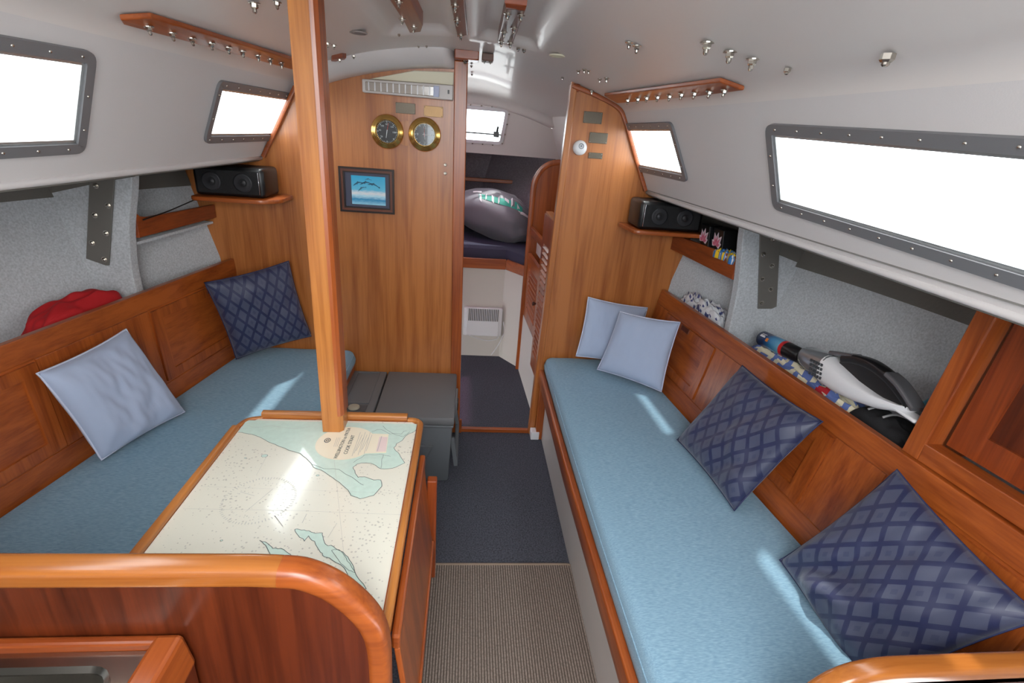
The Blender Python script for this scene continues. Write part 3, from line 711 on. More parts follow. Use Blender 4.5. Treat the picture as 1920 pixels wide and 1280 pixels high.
pillow([Tq, Rq, Bq, Lq], .045, PALE, PALEP, 'front pale blue cushion of the pair at the far end of the right settee', wr=.003, seed=8)
Lq, Tq, Rq = Y(1080, 667, 2.33), Y(1103, 557, 2.41), Y(1214, 577, 2.41); Bq = Lq+(Rq-Tq)
pillow([Tq, Rq, Bq, Lq], .04, PALE, PALEP, 'rear pale blue cushion of the pair, against the wooden bulkhead', wr=.003, seed=11)
Tl, Tr, Br, Bl = pback(70, 700, .06), pback(236, 617, .05), Z(346, 772, .52), Z(190, 862, .525)
pillow([Tl, Tr, Br, Bl], .05, PALE, PALEP, 'pale blue cushion on the left settee near the chart table', wr=.005, seed=14, folds=[(.004, 3.2, .5, .3, .7)])
Tl, Tr, Br, Bl = pback(383, 530, .06), Y(541, 489, 2.41), Y(584, 630, 2.40), Z(443, 673, .52)
pillow([Tl, Tr, Br, Bl], .045, NAVY, NAVYE, 'navy diamond-patterned cushion in the far corner of the left settee', wr=.004, seed=17)
# ================================================================== TABLE WITH CHART
tb = thing('chart_table', 'wood-edged saloon table with a nautical chart set in its top', 'table', (-.4, 1.1, 0))
ZT = .70
topp = [Vector(p) for p in ((-.690, .69, ZT-.03), (-.690, 1.395, ZT-.03), (-.655, 1.452, ZT-.03), (-.150, 1.452, ZT-.03), (-.120, 1.425, ZT-.03), (-.120, .69, ZT-.03))]
bm = B(); prism(bm, topp, (0, 0, .029)); obj('tabletop', bm, wood('mid', 'y'), tb)
bm = B(); cp = [Vector(p) for p in ((-.672, .70, ZT), (-.672, 1.39, ZT), (-.640, 1.436, ZT), (-.155, 1.436, ZT), (-.138, 1.42, ZT), (-.138, .70, ZT))]
prism(bm, [p-Vector((0, 0, .0015)) for p in cp], (0, 0, .0015))
def C(X_, Y_, dz=.0006):       # a spot of print on the chart sheet, from the enlarged view of the photograph
    return Z(240+X_/2.909, 740+Y_/2.909, ZT)+Vector((0, 0, dz))
def clampc(p): return Vector((min(-.1385, max(-.6715, p.x)), min(1.4355, p.y), p.z))
def poly(bm, pts, mi):
    vs_ = [bm.verts.new(clampc(p)) for p in pts]
    es_ = [bm.edges.new((vs_[i], vs_[(i+1) % len(vs_)])) for i in range(len(vs_))]
    r_ = bmesh.ops.triangle_fill(bm, use_beauty=True, edges=es_, normal=(0, 0, 1))
    for g in r_['geom']:
        if isinstance(g, bmesh.types.BMFace): g.material_index = mi
def jag(pts, k=4, a=3.2, seed=0):
    out = []
    rnd = random.Random(seed)
    for i in range(len(pts)):
        p, q = pts[i], pts[(i+1) % len(pts)]
        for j in range(k):
            t = j/k; d = a if 0 < j else 0
            out.append((p[0]+(q[0]-p[0])*t+rnd.uniform(-d, d), p[1]+(q[1]-p[1])*t+rnd.uniform(-d, d)))
    return out
def line(bm, pts, w_, mi, dz=.001):
    P_ = [clampc(C(*p, dz)) if not isinstance(p, Vector) else p for p in pts]
    for a, b in zip(P_, P_[1:]):
        d = (b-a)
        if d.length < 1e-5: continue
        s = Vector((-d.y, d.x, 0)).normalized()*w_/2
        bm.faces.new([bm.verts.new(x) for x in (a-s, b-s, b+s, a+s)]).material_index = mi
north = [(612, 138), (600, 205), (660, 215), (720, 232), (800, 270), (880, 305), (940, 320), (990, 365), (1010, 395), (1070, 420), (1120, 455), (1165, 490), (1200, 520), (1215, 550), (1265, 568), (1340, 550), (1385, 500), (1378, 465), (1330, 462), (1290, 448), (1255, 452), (1240, 430), (1228, 395), (1262, 376), (1300, 372), (1335, 378), (1380, 405), (1440, 402), (1510, 372), (1480, 325), (1450, 290), (1475, 262), (1530, 215), (1585, 192), (1590, 160)]
nj = jag(north[1:-1], 3, 4, 1)
nj = [north[0]]+nj[:-2]+[north[-1]]
poly(bm, [C(*p) for p in nj], 1); line(bm, nj[1:-1], .0014, 3)
south = jag([(910, 735), (960, 738), (1000, 750), (1062, 755), (1066, 790), (1076, 815), (1122, 830), (1152, 850), (1200, 885), (1218, 915), (1245, 985), (1300, 1060), (1240, 1060), (1180, 945), (1110, 900), (1072, 885), (1050, 860), (1018, 800), (985, 770), (962, 800), (930, 770)], 3, 5, 2)
poly(bm, [C(*p) for p in south], 1); line(bm, south+south[:1], .0013, 3)
s2 = jag([(718, 795), (762, 812), (790, 840), (832, 838), (880, 868), (895, 885), (840, 900), (795, 890), (770, 860), (750, 820)], 3, 4, 3)
poly(bm, [C(*p) for p in s2], 1); line(bm, s2+s2[:1], .0013, 3)
s3 = jag([(1110, 850), (1150, 845), (1190, 890), (1215, 930), (1240, 970), (1205, 960), (1160, 920)], 3, 5, 4); poly(bm, [C(p[0], p[1], .0007) for p in s3], 1); line(bm, s3+s3[:1], .001, 3)
for p in [(1035, 440, 12), (745, 333, 24), (640, 345, 8), (510, 795, 8), (690, 885, 14)]:
    cc = C(p[0], p[1]); r_ = p[2]*.00028; ring_ = [cc+Vector((r_*math.cos(a)*1.3, r_*math.sin(a), 0)) for a in np.linspace(0, 6.0, 9)]; poly(bm, ring_, 1); line(bm, ring_+ring_[:1], .001, 3)
line(bm, jag([(640, 170), (700, 178), (780, 168), (900, 185), (1040, 170)], 3, 4, 6)[:12], .0009, 4); line(bm, jag([(1000, 380), (1070, 405), (1150, 408), (1200, 440), (1260, 480), (1300, 500)], 3, 3, 7)[:15], .0012, 3)
line(bm, jag([(1330, 200), (1380, 190), (1430, 215), (1490, 215), (1540, 180)], 3, 5, 8)[:12], .0010, 3); line(bm, jag([(1390, 170), (1450, 215), (1500, 230), (1560, 195)], 3, 5, 9)[:9], .0010, 3)
line(bm, jag([(1230, 370), (1290, 330), (1380, 325), (1460, 345)], 3, 3, 10)[:9], .0010, 3); line(bm, jag([(1380, 400), (1385, 350), (1400, 320)], 3, 3, 11)[:6], .0009, 3)
tcx = C(1188, 262, .0011)                                           # title disc
poly(bm, [tcx+Vector((.0865*math.cos(a), .0865*math.sin(a), 0)) for a in np.linspace(0, 2*math.pi, 49)[:-1]], 2)
poly(bm, [C(1335, 213, .0013), C(1422, 216, .0013), C(1408, 318, .0013), C(1290, 322, .0013)], 2)
poly(bm, [C(1372, 230, .0015), C(1416, 232, .0015), C(1406, 312, .0015), C(1352, 312, .0015)], 5)
line(bm, [C(1360, 310, .0017), C(1384, 228, .0017)], .0015, 4, .0017)
def vline(bx, by, ex, ey, w_, mi): line(bm, [C(bx, by, .0014), C(ex, ey, .0014)], w_, mi)
for k in range(8): vline(1222+k*11, 335-k*2-12*(k % 3), 1268+k*9, 205+14*(k % 3), .0011, 4)
for k in range(3): vline(1122+k*9, 285, 1140+k*9, 235, .0010, 4)
rc = C(1088, 250, .0014)                                           # small crest of rings beside the title
for rr, mi_ in ((.0125, 3), (.0088, 2), (.0062, 3), (.0028, 2)): poly(bm, [rc+Vector((rr*math.cos(a)*.75, rr*math.sin(a), .0002*(4-int(rr*400) % 4)*0+(.0125-rr)*.03)) for a in np.linspace(0, 2*math.pi, 21)[:-1]], mi_)
rcx = C(715, 572, .001)                                            # compass rose: two rings of ticks and needle
for k in range(72):
    a = 2*math.pi*k/72; d = Vector((math.cos(a), math.sin(a), 0)); line(bm, [rcx+d*.088, rcx+d*(.082 if k % 6 else .077)], .0014, 4)
for k in range(36):
    a = 2*math.pi*k/36; d = Vector((math.cos(a), math.sin(a), 0)); line(bm, [rcx+d*.066, rcx+d*.062], .001, 4)
line(bm, [(640, 640), (790, 515)], .0010, 4); line(bm, [(612, 530), (690, 552)], .0010, 4); line(bm, [(800, 660), (845, 718)], .0016, 4)
line(bm, [(300, 622), (900, 632), (1500, 655)], .0006, 4); line(bm, [(1105, 160), (1180, 900)], .0005, 4); line(bm, [(400, 500), (1540, 540)], .0004, 4)
line(bm, [(700, 440), (760, 330)], .0006, 4); line(bm, [(1090, 780), (1140, 700)], .0008, 4); line(bm, [(950, 700), (975, 650)], .0012, 4)
o_ = [Vector((p.x, p.y, ZT+.0008)) for p in cp]; sh = inset(cp, .004, (0, 0, 1)); sh = [Vector((p.x, p.y, ZT+.0008)) for p in sh]
chart = obj('nautical_chart', bm, [CHART, LAND, CTITLE, INK, INKL, CPINK], tb, label='nautical chart under gloss varnish with pale green land')
d0 = C(1128, 350, 0); d1 = C(1212, 168, 0); dr = (d1-d0); dr.z = 0
side_ = Vector((dr.y, -dr.x, 0)).normalized()
textmesh('WELLINGTON to PATEA', .0148, C(1140, 350, .0016), dr, -side_, INK, 'chart_title', tb)
textmesh('COOK STRAIT', .0152, C(1194, 325, .0016), dr, -side_, INK, 'chart_title', tb)
rr = rrect(.022, .020, .007, 4)
bm = B(); sweep(bm, [(-.684, .69, ZT+.004), (-.684, 1.375, ZT+.004)], rr); obj('edging', bm, wood('pale', 'y'), tb, True, angle=50)
bm = B(); sweep(bm, [(-.632, 1.455, ZT+.006), (-.172, 1.455, ZT+.006)], rrect(.026, .024, .008, 4)); obj('edging', bm, wood('pale', 'x'), tb, True, angle=50)
bm = B(); sweep(bm, smoothpath([(-.684, 1.375, ZT-.004), (-.682, 1.40, ZT-.004), (-.668, 1.432, ZT-.004), (-.63, 1.446, ZT-.004)], 4), rrect(.014, .014, .003, 3)); obj('corner_edging', bm, wood('pale', 'x'), tb, True, angle=50)
bm = B(); sweep(bm, smoothpath([(-.170, 1.447, ZT-.002), (-.145, 1.443, ZT-.002), (-.128, 1.425, ZT-.002), (-.126, 1.395, ZT-.002)], 5)+[Vector((-.126, y, ZT-.002)) for y in (1.2, .69)], rrect(.018, .022, .006, 3)); obj('edging', bm, wood('pale', 'y'), tb, True, angle=50)
bm = B(); box(bm, -.1165, -.099, .69, 1.285, ZT-.055, ZT-.018, .005); obj('leaf_hinge_rail', bm, wood('mid', 'y'), tb)
lt0, lt1, lb0, lb1 = Vector((-.100, 1.27, ZT-.052)), Vector((-.100, .69, ZT-.052)), Z(806, 1012, .38), Vector((0, 0, 0))
lb0 = Vector((-.072, 1.24, .38)); lb1 = Vector((-.072, .69, .38))
bm = B(); hexa(bm, [lb0, lb1, lt1, lt0]+[p+Vector((-.012, 0, -.003)) for p in (lb0, lb1, lt1, lt0)], 0, .003); obj('drop_leaf', bm, wood('mid', 'z'), tb, label='hanging wooden drop leaf')
bm = B(); box(bm, -.082, -.066, .69, 1.245, .365, .382, .004); obj('leaf_edge', bm, wood('mid', 'y'), tb)
bm = B(); box(bm, -.092, -.062, 1.262, 1.29, .20, .60, .004); obj('leg_brace', bm, wood('red', 'z'), tb)
bm = B(); box(bm, -.45, -.33, .80, 1.40, 0, ZT-.03, .004); obj('pedestal', bm, wood('red', 'z'), tb)
bm = B(); box(bm, -.21, -.17, 1.22, 1.26, 0, ZT-.03, .004); obj('leg', bm, wood('red', 'z'), tb)
# post from table to roof
ps = thing('support_post', 'square varnished wooden post rising from the table end to the roof', 'post', (-.39, 1.40, ZT+.002))
tz = ceilz(-.39, 1.4)+.012
bm = B(); prism(bm, [(-.421, 1.366, ZT+.002), (-.371, 1.366, ZT+.002), (-.360, 1.377, ZT+.002), (-.360, 1.428, ZT+.002), (-.421, 1.428, ZT+.002)], (0, 0, tz-ZT)); obj('shaft', bm, wood('pale', 'z'), ps)
bm = B(); prism(bm, [(-.373, 1.3625, ZT+.06), (-.364, 1.3645, ZT+.06), (-.3555, 1.374, ZT+.06), (-.3555, 1.428, ZT+.06), (-.362, 1.428, ZT+.06), (-.362, 1.376, ZT+.06), (-.373, 1.366, ZT+.06)], (0, 0, tz-ZT-.06)); obj('edge_moulding', bm, wood('mid', 'z'), ps)
# ================================================================== GALLEY ENDS IN THE FOREGROUND
gp = thing('galley_divider', 'curved-top wooden divider with thick varnished rail in the left foreground', 'divider', (-.6, .66, 0))
rail = [(-1.30, .655, .896), (-.9, .655, .898), (-.34, .655, .895), (-.29, .655, .892), (-.250, .655, .885), (-.205, .655, .857), (-.167, .655, .812), (-.142, .655, .762), (-.133, .655, .70), (-.1325, .655, .60), (-.1325, .655, .0)]
sp = [Vector(rail[0]), Vector(rail[1])]+smoothpath(rail[2:10], 5)+[Vector(rail[10])]
bm = B(); prism(bm, [p-Vector((0, -.003, .0)) for p in sp]+[Vector((-1.30, .658, 0))], (0, -.022, 0)); obj('divider_panel', bm, wood('dark', 'z', .3), gp)
prf = [(a, b) for a, b in rrect(.042, .048, .015, 5)]
k1 = [i for i, p in enumerate(sp) if p.x > -.295][0]
bm = B(); sweep(bm, sp[:k1+1], prf, (0, 1, 0)); obj('cap_rail', bm, wood('rail', 'x', .2), gp, True, angle=50)
bm = B(); sweep(bm, sp[k1:], prf, (0, 1, 0)); obj('curved_cap_rail', bm, wood('mid', 'x', .2), gp, True, angle=50)
gc = thing('galley_counter', 'wooden galley counter corner with steel sink in the bottom left', 'counter', (-.8, .2, 0))
ZC = .776
bm = B(); box(bm, -1.35, -.475, .615, .632, ZC-.07, ZC, .005); obj('fiddle_rail', bm, wood('mid', 'x'), gc)
bm = B(); hexa(bm, [(-.497, .10, ZC-.07), (-.44, .10, ZC-.07), (-.44, .632, ZC-.07), (-.497, .632, ZC-.07), (-.497, .10, ZC+.002), (-.452, .10, ZC+.002), (-.452, .632, ZC+.002), (-.497, .632, ZC+.002)], 0, .008); obj('side_rail', bm, wood('mid', 'y'), gc)
bm = B(); box(bm, -.49, -.445, .10, .628, 0, ZC-.07); obj('cabinet_side', bm, wood('dark', 'z'), gc)
sk = B(); o = roundpoly([Vector((-1.3, .10, ZC-.016)), Vector((-.50, .10, ZC-.016)), Vector((-.50, .614, ZC-.016)), Vector((-1.3, .614, ZC-.016))], .01); i1 = roundpoly([Vector((-1.2, .14, ZC-.016)), Vector((-.535, .14, ZC-.016)), Vector((-.535, .578, ZC-.016)), Vector((-1.2, .578, ZC-.016))], .035)
ring(sk, o, i1, (0, 0, -.003)); n = len(i1)
i2 = [p+Vector((0, 0, .006)) for p in inset(i1, -.008, (0, 0, 1))]; i3 = [p+Vector((0, 0, -.12)) for p in inset(i1, .015, (0, 0, 1))]
v0, v1, v2 = [[sk.verts.new(p) for p in l] for l in (i1, i2, i3)]
vx = [sk.verts.new(p) for p in i1]
for a, b in ((v0, v1), (v1, v2)):
    for i in range(n): sk.faces.new((a[i], a[(i+1) % n], b[(i+1) % n], b[i]))
sk.faces.new(v2); obj('sink', sk, SINK, gc, True, angle=40)
# starboard near rail, bottom right corner of the picture
gs = thing('galley_bulwark', 'low wooden divider with thick rounded rail in the bottom right corner', 'divider', (.9, .55, 0))
rail = [(.655, .552, .0), (.655, .552, .60), (.662, .552, .655), (.685, .552, .70), (.725, .552, .732), (.78, .552, .747), (.84, .552, .750), (1.35, .552, .758)]
sp = [Vector(rail[0])]+smoothpath(rail[1:7], 5)+[Vector(rail[7])]
bm = B(); prism(bm, sp+[Vector((1.35, .552, 0))], (0, -.02, 0)); obj('divider_panel', bm, wood('dark', 'z'), gs)
bm = B(); sweep(bm, sp, rrect(.05, .04, .014, 5), (0, 1, 0)); obj('cap_rail', bm, wood('rail', 'x', .2), gs, True, angle=50)
# ================================================================== COOLER, MAT
ck = thing('cool_box', 'grey plastic portable fridge with split lid behind the table', 'cool box', (-.3, 2.23, 0))
bm = B(); hexa(bm, [(-.555, 2.02, 0), (-.045, 2.02, 0), (-.045, 2.44, 0), (-.555, 2.44, 0), (-.565, 1.995, .325), (-.032, 1.995, .325), (-.032, 2.45, .325), (-.565, 2.45, .325)], 0, .012); obj('body', bm, GREYD, ck, True, angle=40)
bm = B(); box(bm, -.567, -.027, 1.988, 2.452, .325, .338, .004); obj('body_rim', bm, GREYD, ck)
bm = B(); box(bm, -.388, -.024, 1.985, 2.450, .339, .381, .010); obj('lid', bm, GREYP, ck, True, angle=40)
bm = B(); box(bm, -.570, -.394, 1.985, 2.450, .339, .378, .008); obj('unit_cover', bm, GREYP, ck, True, angle=40)
bm = B(); ring(bm, [Vector((-.548, 2.10, .3785)), Vector((-.428, 2.10, .3785)), Vector((-.428, 2.43, .3785)), Vector((-.548, 2.43, .3785))], [Vector((-.538, 2.112, .3785)), Vector((-.438, 2.112, .3785)), Vector((-.438, 2.418, .3785)), Vector((-.538, 2.418, .3785))], (0, 0, .005)); obj('tray_ridge', bm, GREYP, ck)
bm = B(); box(bm, -.55, -.43, 2.03, 2.085, .378, .381, .001); obj('control_panel', bm, plain('darker_grey', rgb(84, 84, 86), .5), ck)
bm = B(); lathe(bm, [(.026, 0), (.026, .006), (.02, .009), (0, .01)], (-.487, 2.06, .380), (0, 0, 1), 24); obj('dial_knob', bm, plain('beige_knob', rgb(176, 166, 146), .5), ck, True)
bm = B(); sweep(bm, [(-.033, 2.03, .25), (-.012, 2.03, .10), (-.012, 2.38, .10), (-.033, 2.38, .25)], rrect(.012, .02, .003, 2), (1, 0, .1)); obj('handle', bm, GREYD, ck)
bm = B(); box(bm, -.027, -.014, 2.16, 2.30, .29, .37, .003); obj('latch', bm, GREYP, ck)
bm = B(); box(bm, -.0145, -.010, 2.19, 2.25, .30, .34, .002); obj('latch_slot', bm, BLK, ck)
bm = B(); hexa(bm, [(-.40, 2.016, .02), (-.20, 2.016, .02), (-.20, 2.03, .02), (-.40, 2.03, .02), (-.42, 1.994, .22), (-.12, 1.994, .22), (-.12, 2.03, .22), (-.42, 2.03, .22)], 0, .003); obj('front_rib', bm, GREYD, ck)
bm = B(); mp_ = roundpoly([Vector((-.11, .62, .001)), Vector((.475, .62, .001)), Vector((.478, 1.498, .001)), Vector((-.11, 1.502, .001))], .03); prism(bm, mp_, (0, 0, .008), .002)
mo = tag(obj('floor_mat', bm, MATW), 'grey brown ribbed mat on the cabin floor', 'mat')
bm = B(); tube(bm, [p+Vector((0, 0, .006)) for p in mp_], .006, 8, closed=True); obj('binding', bm, plain('mat_binding', rgb(138, 120, 104), .8), mo, True)
# ================================================================== BULKHEAD FITTINGS
YB = 2.468
def instrument(c, label, name, kind):
    t = thing(name, label, kind[0], tuple(c)); R = .072
    bm = B(); lathe(bm, [(R, 0), (R, .006), (R-.004, .012), (R-.010, .014), (R-.014, .022), (R-.022, .025), (R-.025, .020), (R-.025, .012), (0, .012)], c, (0, -1, 0), 40); obj('bezel', bm, BRASS, t, True, angle=60)
    bm = B(); lathe(bm, [(R-.0255, .0135), (0, .0135)], c, (0, -1, 0), 32); obj('dial', bm, DGLASS, t)
    bm = B(); ym = c[1]-.0142
    for k in range(60 if kind[1] == 'c' else 40):
        a = 2*math.pi*k/(60 if kind[1] == 'c' else 40); big = k % 5 == 0
        d = Vector((math.cos(a), 0, math.sin(a))); s = Vector((-math.sin(a), 0, math.cos(a))); r1 = .0445; r0 = .037 if big else .041; w_ = .0014 if big else .0006
        p = Vector((c[0], ym, c[2])); bm.faces.new([bm.verts.new(q) for q in (p+d*r0-s*w_, p+d*r1-s*w_, p+d*r1+s*w_, p+d*r0+s*w_)])
    obj('dial_marks', bm, plain('dial_print', rgb(190, 198, 200), .5), t)
    def hand(a, ln, w_, mat, nm, dy):
        bm = B(); d = Vector((math.sin(a), 0, math.cos(a))); s = Vector((math.cos(a), 0, -math.sin(a))); p = Vector((c[0], c[1]-dy, c[2]))
        prism(bm, [p-d*.008-s*w_, p+d*ln-s*w_*.4, p+d*ln+s*w_*.4, p-d*.008+s*w_], (0, -.0008, 0)); obj(nm, bm, mat, t)
    if kind[1] == 'c':
        hand(1.62, .034, .0012, WHT, 'hand', .0150); hand(3.0, .02, .0016, WHT, 'hand', .0158); hand(.02, .03, .0006, plain('red_needle', rgb(220, 60, 40), .5), 'hand', .0166)
        for k, s_ in ((0, '12'), (90, '3'), (180, '6'), (270, '9')):
            a = math.radians(k); textmesh(s_, .014, (c[0]+math.sin(a)*.030, ym, c[2]+math.cos(a)*.030-.005), (1, 0, 0), (0, 0, 1), MC['dial_print'], 'dial_numeral', t, align='CENTER')
    else:
        hand(.2, .036, .0010, MC.get('red_needle') or plain('red_needle', rgb(220, 60, 40), .5), 'hand', .0150); hand(3.3, .026, .0014, WHT, 'hand', .0158)
        for k, s_ in ((-130, '96'), (-80, '98'), (-40, '100'), (0, '102'), (45, '104'), (90, '106')):
            a = math.radians(k); textmesh(s_, .010, (c[0]+math.sin(a)*.031, ym, c[2]+math.cos(a)*.031-.004), (1, 0, 0), (0, 0, 1), MC['dial_print'], 'dial_numeral', t, align='CENTER')
    return t
plain('red_needle', rgb(220, 60, 40), .5)
bm = B(); lathe(bm, [(.052, 0), (.052, .006), (0, .008)], (-.288, YB-.0005, 1.563), (0, -1, 0), 32, sx=1, sy=1); bl = tag(obj('instrument_backing', bm, wood('pale', 'z'), None, True, angle=40), 'pale round wooden plaque between the two brass instruments', 'plaque')
instrument((-.370, YB-.0085, 1.564), 'brass-rimmed barometer with a dense dial, left of the pair on the bulkhead', 'barometer', ('barometer', 'b'))
instrument((-.206, YB-.0085, 1.564), 'brass-rimmed clock with red second hand, right of the pair on the bulkhead', 'clock', ('clock', 'c'))
pc = thing('framed_picture', 'small dark-framed picture of grey dolphins over a blue sea', 'picture', (-.466, YB, 1.30))
q = [Y(636, 309, YB), Y(741, 321, YB), Y(739, 404, YB), Y(635, 394, YB)]
cxp, czp = -.468, 1.304; hw, hh = .124, .100
def rc_(w_, h_, y_): return [Vector((cxp-w_, y_, czp-h_)), Vector((cxp+w_, y_, czp-h_)), Vector((cxp+w_, y_, czp+h_)), Vector((cxp-w_, y_, czp+h_))]
bm = B(); ring(bm, rc_(hw, hh, YB-.001), rc_(hw-.008, hh-.008, YB-.001), (0, -.018, 0)); obj('frame', bm, plain('frame_black', rgb(36, 24, 22), .3), pc)
bm = B(); ring(bm, rc_(hw-.008, hh-.008, YB-.001), rc_(hw-.018, hh-.018, YB-.001), (0, -.013, 0)); obj('frame_inlay', bm, plain('frame_brown', rgb(104, 58, 40), .3), pc)
bm = B(); ring(bm, rc_(hw-.018, hh-.018, YB-.001), rc_(hw-.024, hh-.024, YB-.001), (0, -.010, 0)); obj('inner_frame', bm, MC['frame_black'], pc)
bm = B(); prism(bm, rc_(hw-.024, hh-.024, YB-.001), (0, -.004, 0)); obj('mount', bm, plain('mount_grey', rgb(70, 72, 90), .6), pc)
def seamat():
    mt, t, b = newmat('sea_print'); co = t.nodes.new('ShaderNodeTexCoord'); s = t.nodes.new('ShaderNodeSeparateXYZ'); L(t, co.outputs['Generated'], s.inputs[0])
    n = t.nodes.new('ShaderNodeTexNoise'); n.inputs['Scale'].default_value = 6; mp = t.nodes.new('ShaderNodeMapping'); mp.inputs['Scale'].default_value = (1, 1, 4); L(t, co.outputs['Generated'], mp.inputs[0]); L(t, mp.outputs[0], n.inputs['Vector'])
    a = math_(t, 'ADD', s.outputs[2], math_(t, 'MULTIPLY', math_(t, 'SUBTRACT', n.outputs['Fac'], .5), .16)); r = t.nodes.new('ShaderNodeValToRGB'); L(t, a, r.inputs[0]); e = r.color_ramp.elements
    e[0].position = 0; e[0].color = rgb(150, 210, 232); e[1].position = 1; e[1].color = rgb(50, 170, 214)
    for p, c in ((.18, rgb(40, 140, 190)), (.30, rgb(176, 220, 236)), (.40, rgb(226, 228, 232)), (.52, rgb(96, 190, 222))): q_ = e.new(p); q_.color = c
    L(t, r.outputs[0], b.inputs['Base Color']); b.inputs['Roughness'].default_value = .15; b.inputs['Coat Weight'].default_value = .5; return mt
bm = B(); prism(bm, [Vector((x+.006, y, z)) for x, y, z in [tuple(v) for v in rc_(hw-.047, hh-.036, YB-.0055)]], (0, -.001, 0)); obj('print', bm, seamat(), pc)
def dolphin(bm, cx, cz, ln, ang, flip=1):
    pts = [(-.5, 0), (-.42, .03), (-.3, .07), (-.1, .11), (.0, .19), (.03, .115), (.2, .08), (.38, .02), (.5, .07), (.44, 0), (.5, -.06), (.36, -.02), (.15, .01), (-.05, .01), (-.1, -.07), (-.16, .0), (-.34, -.03)]
    c_, s_ = math.cos(ang), math.sin(ang); vs_ = []
    for x, z in pts:
        x *= flip; z = z-.35*x*x; vs_.append(bm.verts.new((cx+ln*(x*c_-z*s_), YB-.0078, cz+ln*(x*s_+z*c_))))
    bm.faces.new(vs_)
bm = B()
for a in [(-.045, .030, .055, .3), (-.010, .033, .06, .1), (.024, .026, .058, -.2), (.0, .050, .03, .0), (-.03, .008, .045, .5)]: dolphin(bm, cxp+.006+a[0], czp+a[1], a[2], a[3])
bmesh.ops.triangulate(bm, faces=bm.faces); obj('dolphin_silhouettes', bm, plain('dolphin_blue', rgb(36, 92, 120), .4), pc)
# fluorescent lamp over the bulkhead
lf = thing('strip_light', 'white strip lamp with ribbed diffuser at the top of the bulkhead', 'lamp', (-.28, YB, 1.72))
def slant(x): return (x+.467)/.381
def sl_(x, f): b = 1.713-.002*slant(x); tp = 1.764+.006*slant(x); return b+(tp-b)*f
bm = B(); hexa(bm, [(-.467, 2.425, sl_(-.467, 0)), (-.084, 2.425, sl_(-.084, 0)), (-.084, YB, sl_(-.084, 0)), (-.467, YB, sl_(-.467, 0)), (-.467, 2.425, sl_(-.467, 1)), (-.084, 2.425, sl_(-.084, 1)), (-.084, YB, sl_(-.084, 1)), (-.467, YB, sl_(-.467, 1))], 0, .004); obj('housing', bm, plain('lamp_housing', rgb(206, 200, 196), .4), lf)
dm = plain('ribbed_diffuser', rgb(170, 160, 150), .15, coat=.5)
bm = B(); hexa(bm, [(-.452, 2.416, sl_(-.452, .14)), (-.142, 2.416, sl_(-.142, .14)), (-.142, 2.426, sl_(-.142, .14)), (-.452, 2.426, sl_(-.452, .14)), (-.452, 2.416, sl_(-.452, .82)), (-.142, 2.416, sl_(-.142, .82)), (-.142, 2.426, sl_(-.142, .82)), (-.452, 2.426, sl_(-.452, .82))], 0, .003); df = obj('diffuser', bm, dm, lf)
for k in range(12):
    x = -.44+k*.0255; bm = B(); box(bm, x, x+.005, 2.4125, 2.417, sl_(x, .16), sl_(x, .80)); obj('rib', bm, WHT, df)
bm = B(); box(bm, -.166, -.142, 2.412, 2.417, sl_(-.15, .12), sl_(-.15, .86), .001); obj('end_cap', bm, plain('blue_grey_cap', rgb(150, 158, 190), .3), df)
bm = B(); box(bm, -.106, -.099, 2.421, 2.426, 1.735, 1.75, .001); obj('switch', bm, BLK, lf)
bm = B(); prism(bm, [Vector((-.44, 2.463, 1.768)), Vector((-.084, 2.463, 1.772)), Vector((-.084, 2.463, 1.822)), Vector((-.25, 2.463, 1.815))], (0, -.012, 0), .002); obj('cover_plate', bm, CREAM, lf, label='cream wedge-shaped cover plate')
# small maker's plates (their engraving is unreadable)
pm = plain('pewter_plate', rgb(100, 92, 80), .4, .6, bump=.3, scale=120); pm2 = plain('brass_plate', rgb(150, 120, 84), .4, .6, bump=.3, scale=120)
for qd, lb, mt in [([(742, 192), (779, 193), (779, 215), (741, 212)], 'dull metal plate above the barometer', pm), ([(795, 197), (831, 201), (831, 222), (794, 217)], 'brass-coloured plate above the clock', pm2),
                   ([(1095, 208), (1130, 211), (1128, 233), (1093, 230)], 'dull metal plate, uppermost of three on the right bulkhead', pm), ([(1106, 247), (1140, 251), (1137, 270), (1104, 267)], 'dull metal plate in the middle of three on the right bulkhead', pm), ([(1104, 285), (1130, 288), (1129, 298), (1103, 296)], 'smallest metal plate, lowest of three on the right bulkhead', pm)]:
    P_ = [Y(a, b, YB-.001) for a, b in qd]; c = sum(P_, Vector())/4; hx = (P_[1]-P_[0]).length/2; hz = (P_[0]-P_[3]).length/2
    bm = B(); box(bm, c.x-hx, c.x+hx, YB-.003, YB-.0002, c.z-hz, c.z+hz, .001); po = tag(obj('name_plate', bm, mt), lb, 'plate')
    for sx in (-1, 1):
        for sz in (-1, 1): fix(SCREW, po, (c.x+sx*(hx-.005), YB-.003, c.z+sz*(hz-.005)), (0, -1, 0), .45)
c = Y(1087, 277, YB); bm = B(); lathe(bm, [(.033, 0), (.033, .005), (.029, .012), (.015, .018), (0, .019)], c, (0, -1, 0), 32); so_ = tag(obj('gas_alarm', bm, WHT, None, True, angle=60), 'round white push light on the right bulkhead', 'light')
bm = B(); lathe(bm, [(.0125, 0), (.0125, .004), (.009, .004), (.009, .001), (.005, .001), (.004, .005), (0, .005)], (c.x+.003, c.y-.0165, c.z+.008), (0, -1, 0), 24); obj('button', bm, plain('ring_grey', rgb(130, 136, 142), .4), so_, True, angle=50)
for py in (309, 325):
    c = Y(835, py, YB); bm = B(); lathe(bm, [(.0075, 0), (.0075, .002), (.003, .003), (.003, .001), (0, .001)], c, (0, -1, 0), 16)
    tag(obj('screw_cup', bm, STEEL, None, True), ('upper' if py < 315 else 'lower')+' of two small steel screw cups beside the doorway post', 'screw')
